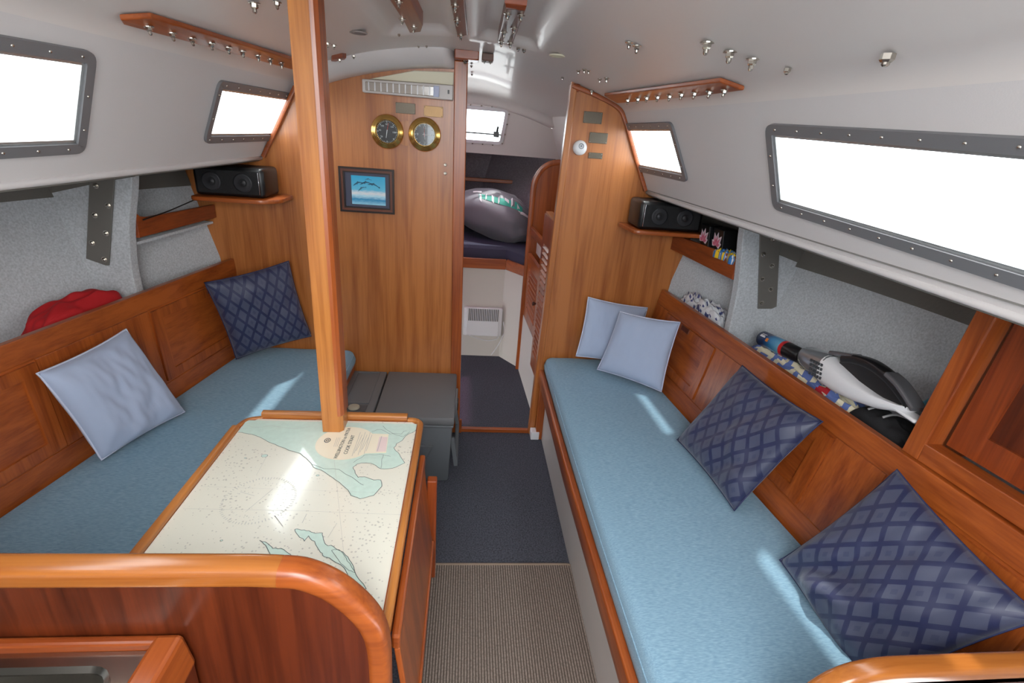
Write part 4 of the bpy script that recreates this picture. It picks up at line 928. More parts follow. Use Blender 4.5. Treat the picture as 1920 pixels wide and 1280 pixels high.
# ================================================================== SPEAKERS AND CORNER SHELVES
def speaker(x0, x1, z0, z1, fx, lab, shl, pts, zs, round_left):
    t = thing('loudspeaker', lab, 'speaker', ((x0+x1)/2, 2.33, z0))
    bm = B(); box(bm, x0, x1, 2.262, 2.44, z0, z1, .016); obj('cabinet', bm, BLK, t, True, angle=60)
    bm = B(); box(bm, x0+.016, x1-.016, 2.255, 2.264, z0+.012, z1-.012, .004); g = obj('grille', bm, plain('speaker_grille', rgb(22, 22, 24), .7, bump=1, scale=900), t)
    for f in fx:
        bm = B(); lathe(bm, [(.038, 0), (.038, .003), (.032, .0035), (.012, -.0006), (.008, .004), (0, .005)], (f, 2.2555, (z0+z1)/2), (0, -1, 0), 28); obj('driver_cone', bm, plain('driver', rgb(34, 34, 38), .5), t, True)
    bm = B(); xb = x0+.018 if round_left else x1-.018; tube(bm, [(xb, 2.253, z0+.015), (xb, 2.253, z1-.015)], .0022, 6); obj('trim_bar', bm, plain('silver', rgb(170, 170, 176), .2, .8), t, True)
    bm = B(); prism(bm, roundpoly([Vector((x, y, zs-.02)) for x, y in pts], .03, 4), (0, 0, .019), .005); tag(obj('corner_shelf', bm, wood('mid', 'x'), None, True, angle=40), shl, 'shelf')
speaker(.775, 1.075, 1.237, 1.362, (.865, .985), 'black loudspeaker on the right corner shelf under the deck', 'small rounded wooden shelf carrying the right speaker', [(.735, 2.467), (.755, 2.24), (1.10, 2.235), (1.10, 2.467)], 1.2355, True)
speaker(-1.135, -.853, 1.266, 1.385, (-1.06, -.935), 'black loudspeaker on the left corner shelf under the deck', 'small rounded wooden shelf carrying the left speaker', [(-1.15, 2.467), (-1.15, 2.235), (-.855, 2.235), (-.80, 2.30), (-.80, 2.467)], 1.2645, False)
bm = B(); tube(bm, smoothpath([(-1.13, 2.262, 1.25), (-1.17, 2.20, 1.225), (-1.195, 2.12, 1.208), (-1.205, 2.0, 1.20)], 6), .0025, 6); tag(obj('speaker_cable', bm, BLK, None, True), 'thin black cable trailing from the left speaker', 'cable')
# ------------------------------------------------------------------ web frames, chainplates, lockers' fiddles
def webframe(s, y, edge, label):
    pts = smoothpath([Vector((x, y, z)) for x, z in edge], 6)
    hp = [Vector((-.05+s*(half(y, z)+.005), y, z)) for z in np.linspace(edge[-1][1], 1.40, 8)]
    bm = B(); prism(bm, pts+hp, (0, .045, 0), .004); wf = tag(obj('web_frame', bm, FELT, None, False), label, 'frame')
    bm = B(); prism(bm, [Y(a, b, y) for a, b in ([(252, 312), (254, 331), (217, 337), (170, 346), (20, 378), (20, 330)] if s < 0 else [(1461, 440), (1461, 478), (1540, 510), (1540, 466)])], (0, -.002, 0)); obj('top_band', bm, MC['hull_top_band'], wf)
webframe(1, 1.90, [(1.074, 1.39), (1.078, 1.30), (1.098, 1.18), (1.113, 1.07), (1.118, .98), (1.122, .82)], 'felt-covered upright hull frame on the right behind the backrest')
webframe(-1, 1.93, [(-1.165, 1.42), (-1.175, 1.34), (-1.213, 1.20), (-1.228, 1.12), (-1.240, 1.02), (-1.238, .86)], 'felt-covered upright hull frame on the left behind the backrest')
def chainplate(qd, y, bolts, label):
    P_ = [Y(a, b, y) for a, b in qd]; t = thing('chainplate', label, 'metal plate', tuple(P_[0]))
    bm = B(); prism(bm, P_, (0, -.006, 0), .0015); obj('plate', bm, PLATE, t)
    for a, b in bolts: fix(BOLT, t, Y(a, b, y-.006), (0, -1, 0), 1.0)
chainplate([(1424, 430), (1461, 452), (1455, 574), (1446, 578), (1420, 578)], 1.897, [(1449, 449), (1431, 477), (1447, 498), (1429, 523), (1445, 542), (1428, 568)], 'bolted steel chainplate on the right hull frame')
chainplate([(170, 330), (217, 327), (206, 497), (200, 497), (163, 484)], 1.927, [(180, 348), (203, 385), (178, 403), (199, 437), (173, 455), (196, 486)], 'bolted steel chainplate on the left hull frame')
fa, fb, fc, fd = Vector((-1.1585, 2.465, 1.197)), Vector((-1.1585, 2.465, 1.138)), Vector((-1.215, 1.976, 1.137)), Vector((-1.215, 1.976, 1.236))
bm = B(); prism(bm, [fa, fb, fc, fd, Vector((-1.212, 2.00, 1.212)), Vector((-1.208, 2.04, 1.204))], (-.014, 0, 0), .002); tag(obj('fiddle_board', bm, wood('red', 'y')), 'wooden fiddle board of the locker below the left speaker', 'board')
bm = B(); prism(bm, [Vector((1.032, 2.465, 1.19)), Vector((1.032, 2.465, 1.115)), Vector((1.103, 1.947, 1.105)), Vector((1.103, 1.947, 1.20))], (.014, 0, 0), .002); tag(obj('fiddle_board', bm, wood('red', 'y')), 'wooden fiddle board of the locker below the right speaker', 'board')
for s in (1, -1):    # felt lined shelves outboard
    f_ = (lambda y: SB(y, .9).x+.025) if s > 0 else (lambda y: PB(y, .94).x-.025)
    for z, a, b in ((.80 if s > 0 else .84, .6, 1.897), (.80 if s > 0 else .80, 1.98, 2.46)):
        bm = B(); prism(bm, [Vector((f_(a), a, z)), Vector((f_(b), b, z)), Vector((-.05+s*half(b, z)-s*.002, b, z)), Vector((-.05+s*half(a, z)-s*.002, a, z))], (0, 0, -.012))
        tag(obj('felt_shelf', bm, FELT), '%s felt-lined shelf %s behind the settee back' % ('right' if s > 0 else 'left', 'aft of the hull frame' if a < 1 else 'forward of the hull frame'), 'shelf')
    bm = B(); a, b = 1.98, 2.46; xi = (lambda y: (1.048 if s > 0 else -1.175)+(.137 if s > 0 else -.11)*(2.465-y))
    prism(bm, [Vector((xi(a), a, 1.12)), Vector((xi(b), b, 1.12)), Vector((-.05+s*half(b, 1.12)-s*.002, b, 1.12)), Vector((-.05+s*half(a, 1.12)-s*.002, a, 1.12))], (0, 0, -.01))
    tag(obj('felt_shelf', bm, FELT), 'upper felt-lined pocket floor behind the %s fiddle board' % ('right' if s > 0 else 'left'), 'shelf')
# locker at the right edge of the picture
lk = thing('side_locker', 'wooden locker with framed panel door above the right backrest', 'locker', (1.2, .8, .905))
fr = lambda y, z: Vector((1.165+.10*(1.03-y), y, z))
bm = B(); prism(bm, [fr(1.03, .904), fr(.985, .904), fr(.955, 1.372), fr(.999, 1.372)], (.05, 0, 0), .003); obj('front_stile', bm, wood('mid', 'z'), lk)
bm = B(); prism(bm, [Vector((1.17, 1.022, .904)), Vector((1.17, .992, 1.372)), Vector((1.44, .992, 1.372)), Vector((1.40, 1.022, .904))], (0, -.018, 0)); obj('side_panel', bm, wood('mid', 'z'), lk)
bm = B(); prism(bm, [fr(.985, .904), fr(.60, .904), fr(.60, .955), fr(.985, .955)], (.045, 0, 0), .003); obj('bottom_rail', bm, wood('mid', 'y'), lk)
bm = B(); prism(bm, [fr(.958, 1.335), fr(.60, 1.335), fr(.60, 1.372), fr(.955, 1.372)], (.045, 0, 0), .003); obj('top_rail', bm, wood('mid', 'y'), lk)
dd = Vector((.035, 0, 0)); y0, y1 = .62, .965
bm = B(); ring(bm, [fr(y1, .965)+dd, fr(y0, .965)+dd, fr(y0, 1.325)+dd, fr(y1-.02, 1.325)+dd], [fr(y1-.07, 1.03)+dd, fr(y0+.05, 1.03)+dd, fr(y0+.05, 1.27)+dd, fr(y1-.085, 1.27)+dd], (.012, 0, 0)); dr_ = obj('locker_door', bm, wood('red', 'z'), lk)
bm = B(); prism(bm, [fr(y1-.06, 1.02)+dd*1.2, fr(y0+.04, 1.02)+dd*1.2, fr(y0+.04, 1.28)+dd*1.2, fr(y1-.075, 1.28)+dd*1.2], (.006, 0, 0)); obj('door_panel', bm, wood('dark', 'z'), dr_)
# ================================================================== THINGS ON THE SIDE SHELVES
# spray can
a, b = X(1430, 634, 1.195), X(1503, 668, 1.20); d = (b-a).normalized(); Lc = (b-a).length
t = thing('spray_can', 'blue spray can with red band and black cap lying on the right shelf', 'can', tuple(a)); R = .030
bm = B(); lathe(bm, [(0, .004), (R*.7, .004), (R*.9, 0), (R, .004), (R, Lc*.60)], a, d, 28)
def canmat():
    mt, tt, b_ = newmat('can_print'); co = tt.nodes.new('ShaderNodeTexCoord'); n = tt.nodes.new('ShaderNodeTexNoise'); n.inputs['Scale'].default_value = 14; L(tt, co.outputs['Object'], n.inputs['Vector'])
    s = tt.nodes.new('ShaderNodeSeparateXYZ'); L(tt, co.outputs['Generated'], s.inputs[0]); aa = math_(tt, 'ADD', math_(tt, 'SUBTRACT', 1.0, s.outputs[1]), math_(tt, 'MULTIPLY', math_(tt, 'SUBTRACT', n.outputs['Fac'], .5), .3))
    r = tt.nodes.new('ShaderNodeValToRGB'); L(tt, aa, r.inputs[0]); e = r.color_ramp.elements; e[0].color = rgb(10, 30, 70); e[1].color = rgb(120, 190, 220)
    q_ = e.new(.35); q_.color = rgb(20, 60, 120); q_ = e.new(.6); q_.color = rgb(60, 150, 210); L(tt, r.outputs[0], b_.inputs['Base Color']); b_.inputs['Roughness'].default_value = .25; b_.inputs['Metallic'].default_value = .3; return mt
obj('can_body', bm, canmat(), t, True, angle=50)
bm = B(); lathe(bm, [(R*1.01, Lc*.60), (R*1.01, Lc*.68)], a, d, 28); obj('red_band', bm, plain('can_red', rgb(200, 30, 36), .3), t, True)
bm = B(); lathe(bm, [(R, Lc*.68), (R*.96, Lc*.74), (R*.90, Lc*.97), (R*.7, Lc*1.0), (0, Lc*1.0)], a, d, 28); obj('cap', bm, BLK, t, True, angle=50)
textmesh('CRC', .018, a+d*.02+Vector((-.012, -.008, .0285)), d, Vector((.6, .6, .5)), WHT, 'can_lettering', t) if False else None
bm = B(); u_ = Vector((-.55, -.55, .63)).normalized(); u_ = (u_-d*u_.dot(d)).normalized(); v_ = d.cross(u_)
def onc(s_, ang, r_=R*1.012): return a+d*s_+(u_*math.cos(ang)+v_*math.sin(ang))*r_
for s0, s1, a0, a1, mi in ((.018, .05, .1, .25, 0), (.018, .045, -.05, .05, 0), (.018, .05, -.25, -.15, 0), (.060, .075, .15, .6, 1)):
    grid(bm, lambda uu, vv: onc(s0+(s1-s0)*uu, a0+(a1-a0)*vv), 2, 3, mi)
obj('can_lettering', bm, [WHT, plain('can_orange', rgb(220, 130, 40), .4)], t)
# handheld vacuum cleaner
vn = thing('handheld_vacuum', 'silver, white and black handheld vacuum cleaner lying on the right shelf', 'vacuum cleaner', (1.2, 1.3, .88))
A0, A1 = X(1505, 668, 1.215), X(1722, 768, 1.185)
ax = (A1-A0); LA = ax.length; ax.normalize(); up_ = Vector((0, 0, 1)); up_ = (up_-ax*up_.dot(ax)).normalized(); sd = ax.cross(up_)
def loft(bm, st, n=20, mi=0):
    rings = []
    for s_, hu, hd, wd, off in st:
        c_ = A0+ax*LA*s_+up_*off; rg = []
        for i in range(n):
            aa = 2*math.pi*i/n; cx_, cy_ = math.cos(aa), math.sin(aa); e = .75
            rg.append(bm.verts.new(c_+sd*wd*math.copysign(abs(cx_)**e, cx_)+up_*(hu if cy_ > 0 else hd)*math.copysign(abs(cy_)**e, cy_)))
        rings.append(rg)
    for p, q_ in zip(rings, rings[1:]):
        for i in range(n): bm.faces.new((p[i], p[(i+1) % n], q_[(i+1) % n], q_[i])).material_index = mi
    bm.faces.new(rings[0]); bm.faces.new(rings[-1]); return bm
SIL = plain('silver_plastic', rgb(150, 154, 158), .18, .55)
obj('dust_cup', loft(B(), [(.0, .004, .006, .014, .01), (.02, .026, .014, .03, .008), (.07, .040, .024, .040, .004), (.15, .045, .034, .044, 0), (.27, .050, .040, .046, 0), (.33, .052, .044, .046, -.004)]), SIL, vn, True, angle=60)
obj('body', loft(B(), [(.31, .053, .046, .047, -.004), (.45, .040, .050, .046, -.008), (.60, .020, .046, .040, -.010), (.78, .004, .034, .032, -.010), (.92, .0, .02, .024, -.004), (.97, .0, .012, .018, 0)]), WHT, vn, True, angle=60)
bm = B(); hp = [A0+ax*LA*s_+up_*h_ for s_, h_ in ((.42, .052), (.52, .064), (.64, .066), (.76, .054), (.86, .034), (.97, .002))]
sweep(bm, smoothpath(hp, 5), rrect(.040, .030, .012, 4), tuple(up_)); obj('handle', bm, BLK, vn, True, angle=60)
bm = B(); sweep(bm, smoothpath([A0+ax*LA*s_+up_*h_ for s_, h_ in ((.30, .055), (.36, .060), (.43, .066), (.50, .072))], 4), rrect(.036, .014, .006, 3), tuple(up_)); obj('handle_shoulder', bm, plain('dark_silver', rgb(110, 110, 114), .25, .5), vn, True, angle=60)
bm = B(); sweep(bm, smoothpath([A0+ax*LA*s_+up_*h_ for s_, h_ in ((.78, .060), (.86, .046), (.94, .022), (1.0, .0))], 4), rrect(.042, .016, .006, 3), tuple(up_)); obj('handle_tail', bm, MC['dark_silver'], vn, True, angle=60)
for k in range(5):
    for j in range(4):
        pp = A0+ax*LA*(.235+.028*k+.004*j)-sd*.048*(1 if sd.x > 0 else -1)+up_*(.018-.014*j)
        bm = B(); tt_ = -1 if sd.x > 0 else 1
        box(bm, pp.x-.002, pp.x+.002, pp.y-.0035, pp.y+.0035, pp.z-.0045, pp.z+.0045, .001); obj('grille_slot', bm, plain('slot_grey', rgb(60, 64, 68), .5), vn)
bm = B(); top_ = smoothpath([A0+ax*LA*s_+up_*h_ for s_, h_ in ((.40, .040), (.50, .058), (.62, .060), (.74, .050), (.84, .034), (.94, .008))], 4)
prism(bm, [p+sd*.014 for p in top_]+[A0+ax*LA*.9+up_*(-.012)+sd*.014, A0+ax*LA*.42+up_*.012+sd*.014], -sd*.028, .003); obj('black_shell', bm, BLK, vn)
bm = B(); box(bm, A1.x-.02, A1.x+.02, A1.y-.02, A1.y+.07, A1.z-.03, A1.z-.02, .004); obj('stand_plate', bm, WHT, vn)
# cloth bundle, black bag, blue bag, plastic wrap, flowered bags, red cloth
def crumple(name, q, h, mat, label, cat, seed, amp=.018, nu=40, nv=26, fr_=5, base=None, mats=None, mfn=None, under=.02):
    def f(u, v):
        p = quadpt(q, u, v); m_ = (1-abs(2*u-1)**3)*(1-abs(2*v-1)**3)
        n1 = noise.noise(Vector((u*fr_+seed, v*fr_, 0))); n2 = noise.noise(Vector((u*fr_*2.6+seed, v*fr_*2.2, 3)))
        jx = noise.noise(Vector((u*4+seed, v*4, 9)))*.012
        return p+Vector((jx, jx*.7, h*m_**.5+(abs(n1)*amp*1.6+n2*amp*.7)*min(1, m_*4)))
    bm = B(); grid(bm, f, nu, nv); grid(bm, lambda u, v: quadpt(q, u, v)-Vector((0, 0, under))+Vector((noise.noise(Vector((u*4+seed, v*4, 9)))*.012, noise.noise(Vector((u*4+seed, v*4, 9)))*.0084, under*(1 if min(u, v, 1-u, 1-v) < .001 else 0))), nu, nv)
    bmesh.ops.remove_doubles(bm, verts=bm.verts, dist=.0003)
    if mfn:
        for f_ in bm.faces: f_.material_index = mfn(f_.calc_center_median())
    return tag(obj(name, bm, mats or mat, None, True), label, cat)
zs = .82
def hq(pts, z): return [Z(a, b, z) for a, b in pts]
clb = plain('cloth_blue', rgb(92, 112, 168), .85, bump=.3, scale=200); clc = plain('cloth_cream', rgb(214, 206, 180), .85, bump=.3, scale=200); clr = plain('cloth_red', rgb(170, 24, 36), .8)
def cm(p):
    v = noise.noise(Vector((p.x*22, p.y*22, 4))); return 0 if v > .12 else (1 if v > -.18 else (2 if p.y < 1.42 else 0))
crumple('cloth_bundle', [Vector((1.155, 1.82, .85)), Vector((1.26, 1.80, .85)), Vector((1.27, 1.24, .86)), Vector((1.185, 1.22, .86))], .042, None, 'crumpled blue, cream and red cloth behind the right backrest', 'cloth', 3, .02, mats=[clb, clc, clr], mfn=cm, under=.05)
bb = crumple('soft_bag', [Vector((1.185, 1.27, .86)), Vector((1.30, 1.26, .86)), Vector((1.33, 1.045, .86)), Vector((1.195, 1.045, .86))], .06, BLKM, 'black soft bag with grey piping wedged beside the side locker', 'bag', 6, .012, fr_=3, under=.05)
for k in (0, 1):
    bm = B(); tube(bm, smoothpath([(1.20+.01*k, 1.205-.045*k, .925), (1.235+.01*k, 1.20-.045*k, .937), (1.27+.01*k, 1.165-.045*k, .935)], 5), .0035, 6); obj('strap', bm, plain('grey_strap', rgb(150, 150, 152), .6), bb, True)
crumple('blue_bag', [Vector((1.20, 1.06, .845)), Vector((1.29, 1.05, .845)), Vector((1.28, 1.025, .845)), Vector((1.205, 1.025, .845))], .03, plain('blue_nylon', rgb(96, 140, 196), .5), 'corner of blue fabric below the black bag', 'cloth', 9, .006, under=.03)
q = [X(1720, 757, 1.30), X(1768, 712, 1.30), X(1762, 760, 1.30), X(1745, 790, 1.30)]
bm = B(); prism(bm, [q[0], q[1]+Vector((0, -.03, .01)), q[2]+Vector((0, -.03, 0)), q[3]], (.05, 0, 0), .006); tag(obj('blue_packet', bm, plain('aqua_print', rgb(110, 200, 224), .5, var=.5, scale=26)), 'bright aqua patterned packet standing next to the side locker', 'packet')
wp = plain('white_film', rgb(222, 224, 228), .35); wb = plain('film_print', rgb(70, 80, 130), .4)
def wm(p): return 1 if noise.noise(Vector((p.x*60, p.y*60, p.z*60))) > .28 else 0
crumple('plastic_wrapping', [Vector((1.075, 2.37, .845)), Vector((1.13, 2.35, .845)), Vector((1.21, 2.00, .845)), Vector((1.13, 1.99, .845))], .075, None, 'crumpled white plastic wrapping with blue print on the right shelf', 'plastic bag', 12, .03, fr_=7, mats=[wp, wb], mfn=wm, under=.03)
a, b = X(1378, 572, 1.135), X(1365, 608, 1.13); bm = B(); tube(bm, [a, b], .007, 8); tag(obj('white_tube', bm, WHT, None, True), 'short white tube leaning by the right hull frame', 'tube')
for k, (xa, xb, ya, yb, lb) in enumerate([(1.062, 1.092, 2.16, 2.235, 'black gift bag with pink petals, the one nearer the speaker'), (1.078, 1.112, 2.06, 2.145, 'black gift bag with pink petals, the one nearer the hull frame')]):
    t = thing('gift_bag', lb, 'bag', (xa, ya, 1.125))
    bm = B(); hexa(bm, [(xa+.02, ya, 1.125), (xb+.05, ya, 1.125), (xb+.05, yb, 1.125), (xa+.02, yb, 1.125), (xa, ya-.004, 1.285), (xb+.03, ya-.004, 1.29), (xb+.03, yb+.004, 1.29), (xa, yb+.004, 1.285)], 0, .003); obj('bag_body', bm, BLK, t)
    bm = B(); cy_ = (ya+yb)/2
    for j, ang in enumerate((-1.25, -.65, -.05, .5, 1.1)):
        d = Vector((-.01, math.sin(ang), math.cos(ang))).normalized(); s = Vector((0, math.cos(ang), -math.sin(ang)))
        o = Vector((xa+.0065-.0009*j, cy_, 1.212)); ln = .060 if abs(ang) < .7 else .045
        for w_, l_, mi, dx in ((.016, ln, 0, 0), (.0075, ln*.75, 1, -.0012)):
            off = Vector((-.003+dx, 0, 0)); bm.faces.new([bm.verts.new(x) for x in (o+off, o+d*l_*.5+s*w_+off, o+d*l_+off, o+d*l_*.5-s*w_+off)]).material_index = mi
    obj('petal_print', bm, [plain('petal_white', rgb(236, 214, 222), .5), plain('petal_pink', rgb(216, 110, 134) if k == 0 else rgb(220, 110, 90), .5)], t)
zz = 1.205
wrp = [plain('wrap_red', rgb(200, 30, 40), .3), plain('wrap_yellow', rgb(240, 200, 40), .3), plain('wrap_blue', rgb(60, 130, 200), .3), WHT]
crumple('sweet_wrappers', [Vector((1.078, 2.11, zz-.02)), Vector((1.12, 2.11, zz-.02)), Vector((1.135, 1.955, zz-.02)), Vector((1.092, 1.955, zz-.02))], .018, None, 'bright multicoloured wrappers spilling over the right fiddle board', 'wrapper', 21, .012, fr_=8, mats=wrp, mfn=lambda p: int((noise.noise(Vector((p.x*50, p.y*50, 2)))+1)*2.2) % 4, under=.02)
# red cloth on the left shelf
zr = .93
RQ = [Vector((-1.335, 1.36, .86)), Vector((-1.34, 1.52, .86)), Vector((-1.285, 1.86, .86)), Vector((-1.225, 1.80, .86))]
crumple('red_jacket', [Vector((-1.40, 1.58, .885)), Vector((-1.34, 1.90, .90)), Vector((-1.235, 1.88, .90)), Vector((-1.295, 1.56, .895))], .075, RED, 'folded red fabric behind the left backrest', 'cloth', 30, .02, fr_=2.2, under=.02)
# ================================================================== FORWARD CABIN AND PASSAGE
vb = thing('vee_berth', 'forward vee berth with white front and wooden rail seen through the doorway', 'berth', (.1, 3.55, 0))
vp = [Vector((-.75, 3.53, 0)), Vector((.283, 3.53, 0)), Vector((.425, 3.325, 0)), Vector((.425, 3.50, 0)), Vector((.30, 3.62, 0)), Vector((-.75, 3.62, 0))]
bm = B(); prism(bm, [vp[0], vp[1], vp[2], vp[3], vp[4], vp[5]], (0, 0, .69)); obj('front_panel', bm, VPANEL, vb)
bm = B(); prism(bm, [Vector((-.75, 3.515, .69)), Vector((.287, 3.515, .69)), Vector((.287, 3.54, .69)), Vector((-.75, 3.54, .69))], (0, 0, .072), .003); obj('front_rail', bm, wood('mid', 'x'), vb)
bm = B(); prism(bm, [Vector((.288, 3.515, .69)), Vector((.428, 3.315, .69)), Vector((.428, 3.35, .69)), Vector((.30, 3.54, .69))], (0, 0, .072), .003); obj('angled_rail', bm, wood('mid', 'y'), vb)
bm = B(); prism(bm, [Vector((-.9, 3.54, .70)), Vector((.30, 3.54, .70)), Vector((.66, 3.36, .70)), Vector((.66, 3.85, .70)), Vector((.28, 4.75, .70)), Vector((-.38, 4.75, .70)), Vector((-.85, 3.8, .70))], (0, 0, .03)); obj('berth_board', bm, wood('red', 'x'), vb)
NAVC = plain('navy_mattress', rgb(56, 56, 78), .8, bump=.4, scale=200, var=.1)
bm = B(); prism(bm, [Vector((-.84, 3.56, .732)), Vector((.285, 3.56, .732)), Vector((.435, 3.35, .732)), Vector((.64, 3.35, .732)), Vector((.64, 3.85, .732)), Vector((.23, 4.65, .732)), Vector((-.33, 4.65, .732)), Vector((-.75, 3.8, .732))], (0, 0, .095), .012); tag(obj('berth_mattress', bm, NAVC, None, True, angle=40), 'dark navy mattress on the forward vee berth', 'mattress')
ht = thing('cabin_heater', 'white wall heater with vertical vents on the vee berth front', 'heater', (.14, 3.52, .19))
bm = B(); box(bm, .0, .285, 3.488, 3.528, .18, .40, .008); obj('case', bm, WHT, ht, True, angle=40)
bm = B(); box(bm, .022, .262, 3.478, 3.490, .185, .405, .004); fc_ = obj('front_cover', bm, WHT, ht)
for k in range(17):
    x = .036+k*.0132; bm = B(); box(bm, x, x+.006, 3.4755, 3.4795, .305, .398); obj('vent_slot', bm, plain('vent_dark', rgb(86, 86, 84), .6), ht)
bm = B(); tube(bm, smoothpath([(.27, 3.50, .19), (.25, 3.51, .15), (.18, 3.515, .135), (.10, 3.518, .15), (.04, 3.50, .18)], 6), .003, 6); obj('cable', bm, WHT, ht, True)
bm = B(); tube(bm, smoothpath([(.295, 3.50, .30), (.305, 3.50, .20), (.26, 3.50, .09), (.22, 3.50, .02)], 6), .0035, 6); obj('cable', bm, WHT, ht, True)
# sail bag
sb = thing('sail_bag', 'grey sail bag with white and teal lettering lying on the vee berth', 'bag', (.22, 3.9, .83))
def sbf(u, v, off=0):
    a = 2*math.pi*u; b = math.pi*(v-.5); s_ = math.sin(b); c_ = abs(math.cos(b))**.7
    x = .24+.335*s_; tp = 1-.55*sstep(.25, 1, s_)
    r_ = .178*c_*tp+.020*math.sin(a*9+3*s_+2*math.sin(a*3))*sstep(.15, .8, s_)*c_+abs(noise.noise(Vector((math.cos(a)*5, math.sin(a)*5, s_*5))))*.035*sstep(0, .8, s_)*c_+noise.noise(Vector((math.cos(a)*1.5, math.sin(a)*1.5, s_*2)))*.022*c_
    p = Vector((x, 3.92-.30*s_*.3+r_*1.05*math.cos(a), .83+.172-.055*s_+r_*math.sin(a)*1.0))
    cc = Vector((x, 3.92-.09*s_, .99)); dd_ = (p-cc)
    if dd_.length > 0: p += dd_.normalized()*off
    p.z = max(.829+off*.2, p.z); return p
bm = B(); grid(bm, lambda u, v: sbf(u, v), 96, 64); bmesh.ops.remove_doubles(bm, verts=bm.verts, dist=.0004)
obj('bag_body', bm, plain('grey_nylon', rgb(120, 118, 126), .45, bump=.25, scale=14, sheen=.2), sb, True)
def decal(bm, u0, u1, v0, v1, mi, off=.003, sk_=0): grid(bm, lambda a, b: sbf(u0+(u1-u0)*a+sk_*b, v0+(v1-v0)*b, off), 6, 6, mi)
bm = B(); decal(bm, .335, .385, .34, .66, 0, .003, .02)
for k, (ua, ub, wd_) in enumerate([(.33, .40, .016), (.345, .395, .010), (.33, .385, .016), (.35, .40, .010), (.335, .36, .030), (.34, .40, .012), (.36, .395, .022)]): decal(bm, ua, ub, .345+.045*k, .345+.045*k+wd_, 1, .005, .02*(-1)**k)
decal(bm, .30, .32, .29, .36, 1, .005); decal(bm, .40, .42, .64, .71, 1, .005)
obj('lettering', bm, [plain('teal_print', rgb(60, 170, 150), .6), plain('white_print', rgb(230, 226, 230), .6)], sb, True)
bm = B(); c = sbf(.42, .86, .010); box(bm, c.x-.016, c.x+.016, c.y-.012, c.y+.01, c.z-.016, c.z+.016, .006); obj('drawstring_toggle', bm, plain('teal_toggle', rgb(40, 200, 190), .5), sb)
bm = B(); tube(bm, [sbf(u, .80, .004) for u in np.linspace(.45, .95, 24)], .004, 6); obj('drawstring', bm, plain('dark_cord', rgb(60, 60, 64), .7), sb, True)
# dark gap items in the forepeak: bag behind
crumple('dark_blanket', [Vector((-.35, 4.05, .83)), Vector((.05, 4.15, .83)), Vector((.12, 4.55, .83)), Vector((-.3, 4.6, .83))], .16, plain('dark_fabric', rgb(40, 40, 50), .9), 'dark folded blanket in the forepeak behind the sail bag', 'blanket', 40, .02, fr_=2, under=.004)
bm = B(); box(bm, -.06, -.03, 4.3, 4.34, 1.28, 1.42, .004); tag(obj('black_bracket', bm, BLK), 'small black fitting high in the forepeak beside the doorway post', 'fitting')
# hanging locker in the passage with rounded partition and louvred doors
hk = thing('hanging_locker', 'wooden passage locker with rounded partition and white kick panel right of doorway', 'locker', (.47, 2.95, 0))
def lx(y): return .4135+.047*(3.32-y)
bm = B(); prism(bm, [Vector((lx(2.52), 2.52, 0)), Vector((lx(3.30), 3.30, 0)), Vector((lx(3.30), 3.30, .43)), Vector((lx(2.52), 2.52, .43))], (.015, 0, 0)); obj('kick_panel', bm, PANEL, hk)
pp = [Vector((.412, 3.32, 0)), Vector((.412, 3.32, 1.27))]+smoothpath([(.412, 3.32, 1.27), (.42, 3.32, 1.335), (.455, 3.32, 1.40), (.51, 3.32, 1.44), (.58, 3.32, 1.452)], 5)[1:]+[Vector((.80, 3.32, 1.452)), Vector((.80, 3.32, 0))]
bm = B(); prism(bm, pp, (0, .018, 0)); obj('rounded_partition', bm, wood('mid', 'z'), hk)
bm = B(); sweep(bm, pp[:-2], rrect(.035, .022, .005, 2), (0, 1, 0)); obj('partition_edging', bm, wood('mid', 'z'), hk, True, angle=45)
for z0, z1, nm, mt in ((1.0, 1.045, 'upper_rail', 'mid'), (.83, .872, 'lower_rail', 'mid')):
    bm = B(); prism(bm, [Vector((lx(2.76)-.004, 2.76, z0)), Vector((lx(3.30)-.004, 3.30, z0)), Vector((lx(3.30)-.004, 3.30, z1)), Vector((lx(2.76)-.004, 2.76, z1))], (.022, 0, 0), .002); obj(nm, bm, wood(mt, 'y'), hk)
bm = B(); prism(bm, [Vector((lx(2.78)+.05, 2.78, .872)), Vector((lx(3.30)+.05, 3.30, .872)), Vector((lx(3.30)+.05, 3.30, 1.0)), Vector((lx(2.78)+.05, 2.78, 1.0))], (.01, 0, 0)); obj('niche_back', bm, PANEL, hk)
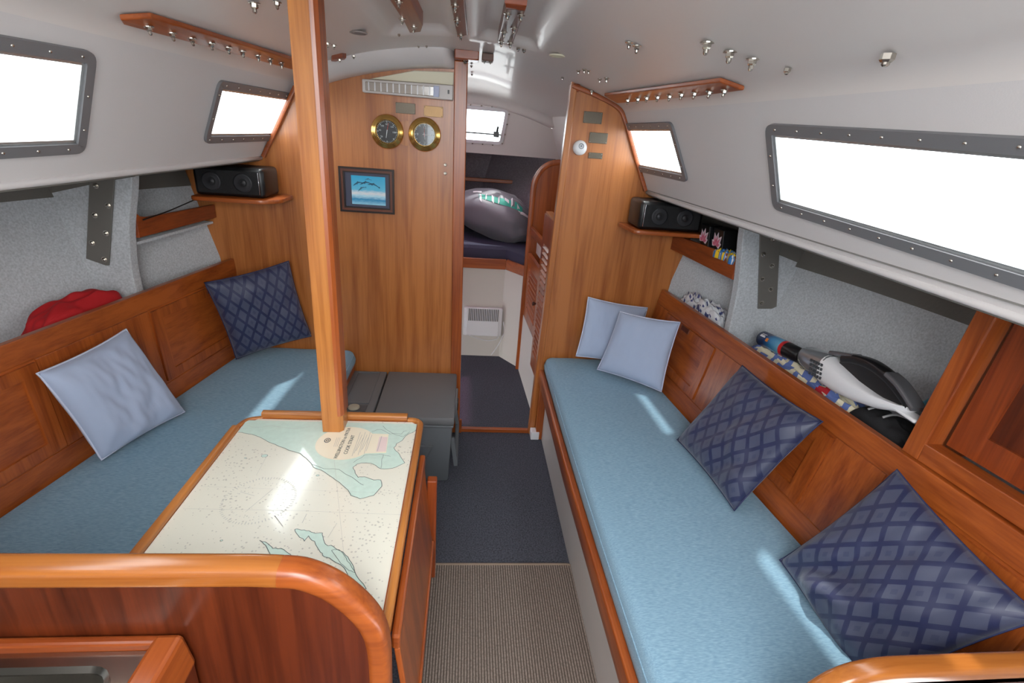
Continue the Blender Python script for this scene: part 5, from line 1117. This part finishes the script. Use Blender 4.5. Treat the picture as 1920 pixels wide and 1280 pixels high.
bm = B(); ring(bm, [Vector((lx(2.78), 2.78, .435)), Vector((lx(3.29), 3.29, .435)), Vector((lx(3.29), 3.29, .828)), Vector((lx(2.78), 2.78, .828))], [Vector((lx(2.90), 2.90, .50)), Vector((lx(3.20), 3.20, .50)), Vector((lx(3.20), 3.20, .79)), Vector((lx(2.90), 2.90, .79))], (.018, 0, 0)); ld = obj('louvred_door', bm, wood('mid', 'z'), hk)
for k in range(9):
    z = .505+k*.032; bm = B(); hexa(bm, [(lx(2.9)-.004, 2.90, z), (lx(2.9)+.014, 2.90, z+.016), (lx(3.2)+.014, 3.20, z+.016), (lx(3.2)-.004, 3.20, z), (lx(2.9)-.004, 2.90, z+.006), (lx(2.9)+.014, 2.90, z+.022), (lx(3.2)+.014, 3.20, z+.022), (lx(3.2)-.004, 3.20, z+.006)]); obj('louvre_slat', bm, wood('mid', 'y'), ld)
bm = B(); lathe(bm, [(.006, 0), (.006, .012), (.013, .018), (.011, .026), (0, .029)], (lx(2.86), 2.86, .66), (-1, 0, 0), 16); obj('knob', bm, plain('dark_knob', rgb(70, 40, 30), .4), ld, True)
# second door leaf, folded open against the bulkhead
dl = thing('folding_door', 'narrow louvred wooden door folded back beside the right bulkhead', 'door', (.44, 2.62, .36))
def dxx(y): return .436+.035*(2.76-y)
bm = B(); ring(bm, [Vector((dxx(2.51), 2.51, .30)), Vector((dxx(2.77), 2.77, .30)), Vector((dxx(2.77), 2.77, 1.21)), Vector((dxx(2.51), 2.51, 1.21))], [Vector((dxx(2.56), 2.56, .40)), Vector((dxx(2.72), 2.72, .40)), Vector((dxx(2.72), 2.72, 1.06)), Vector((dxx(2.56), 2.56, 1.06))], (-.018, 0, 0)); obj('door_frame', bm, wood('mid', 'z'), dl)
for k in range(20):
    z = .402+k*.033; bm = B(); hexa(bm, [(dxx(2.56)-.022, 2.56, z), (dxx(2.56)-.002, 2.56, z+.014), (dxx(2.72)-.002, 2.72, z+.014), (dxx(2.72)-.022, 2.72, z), (dxx(2.56)-.022, 2.56, z+.007), (dxx(2.56)-.002, 2.56, z+.021), (dxx(2.72)-.002, 2.72, z+.021), (dxx(2.72)-.022, 2.72, z+.007)]); obj('louvre_slat', bm, wood('mid', 'y'), dl)
bm = B(); box(bm, dxx(2.6)-.018, dxx(2.6)+.02, 2.52, 2.77, 1.21, 1.222, .003); obj('top_cap', bm, wood('pale', 'y'), dl)
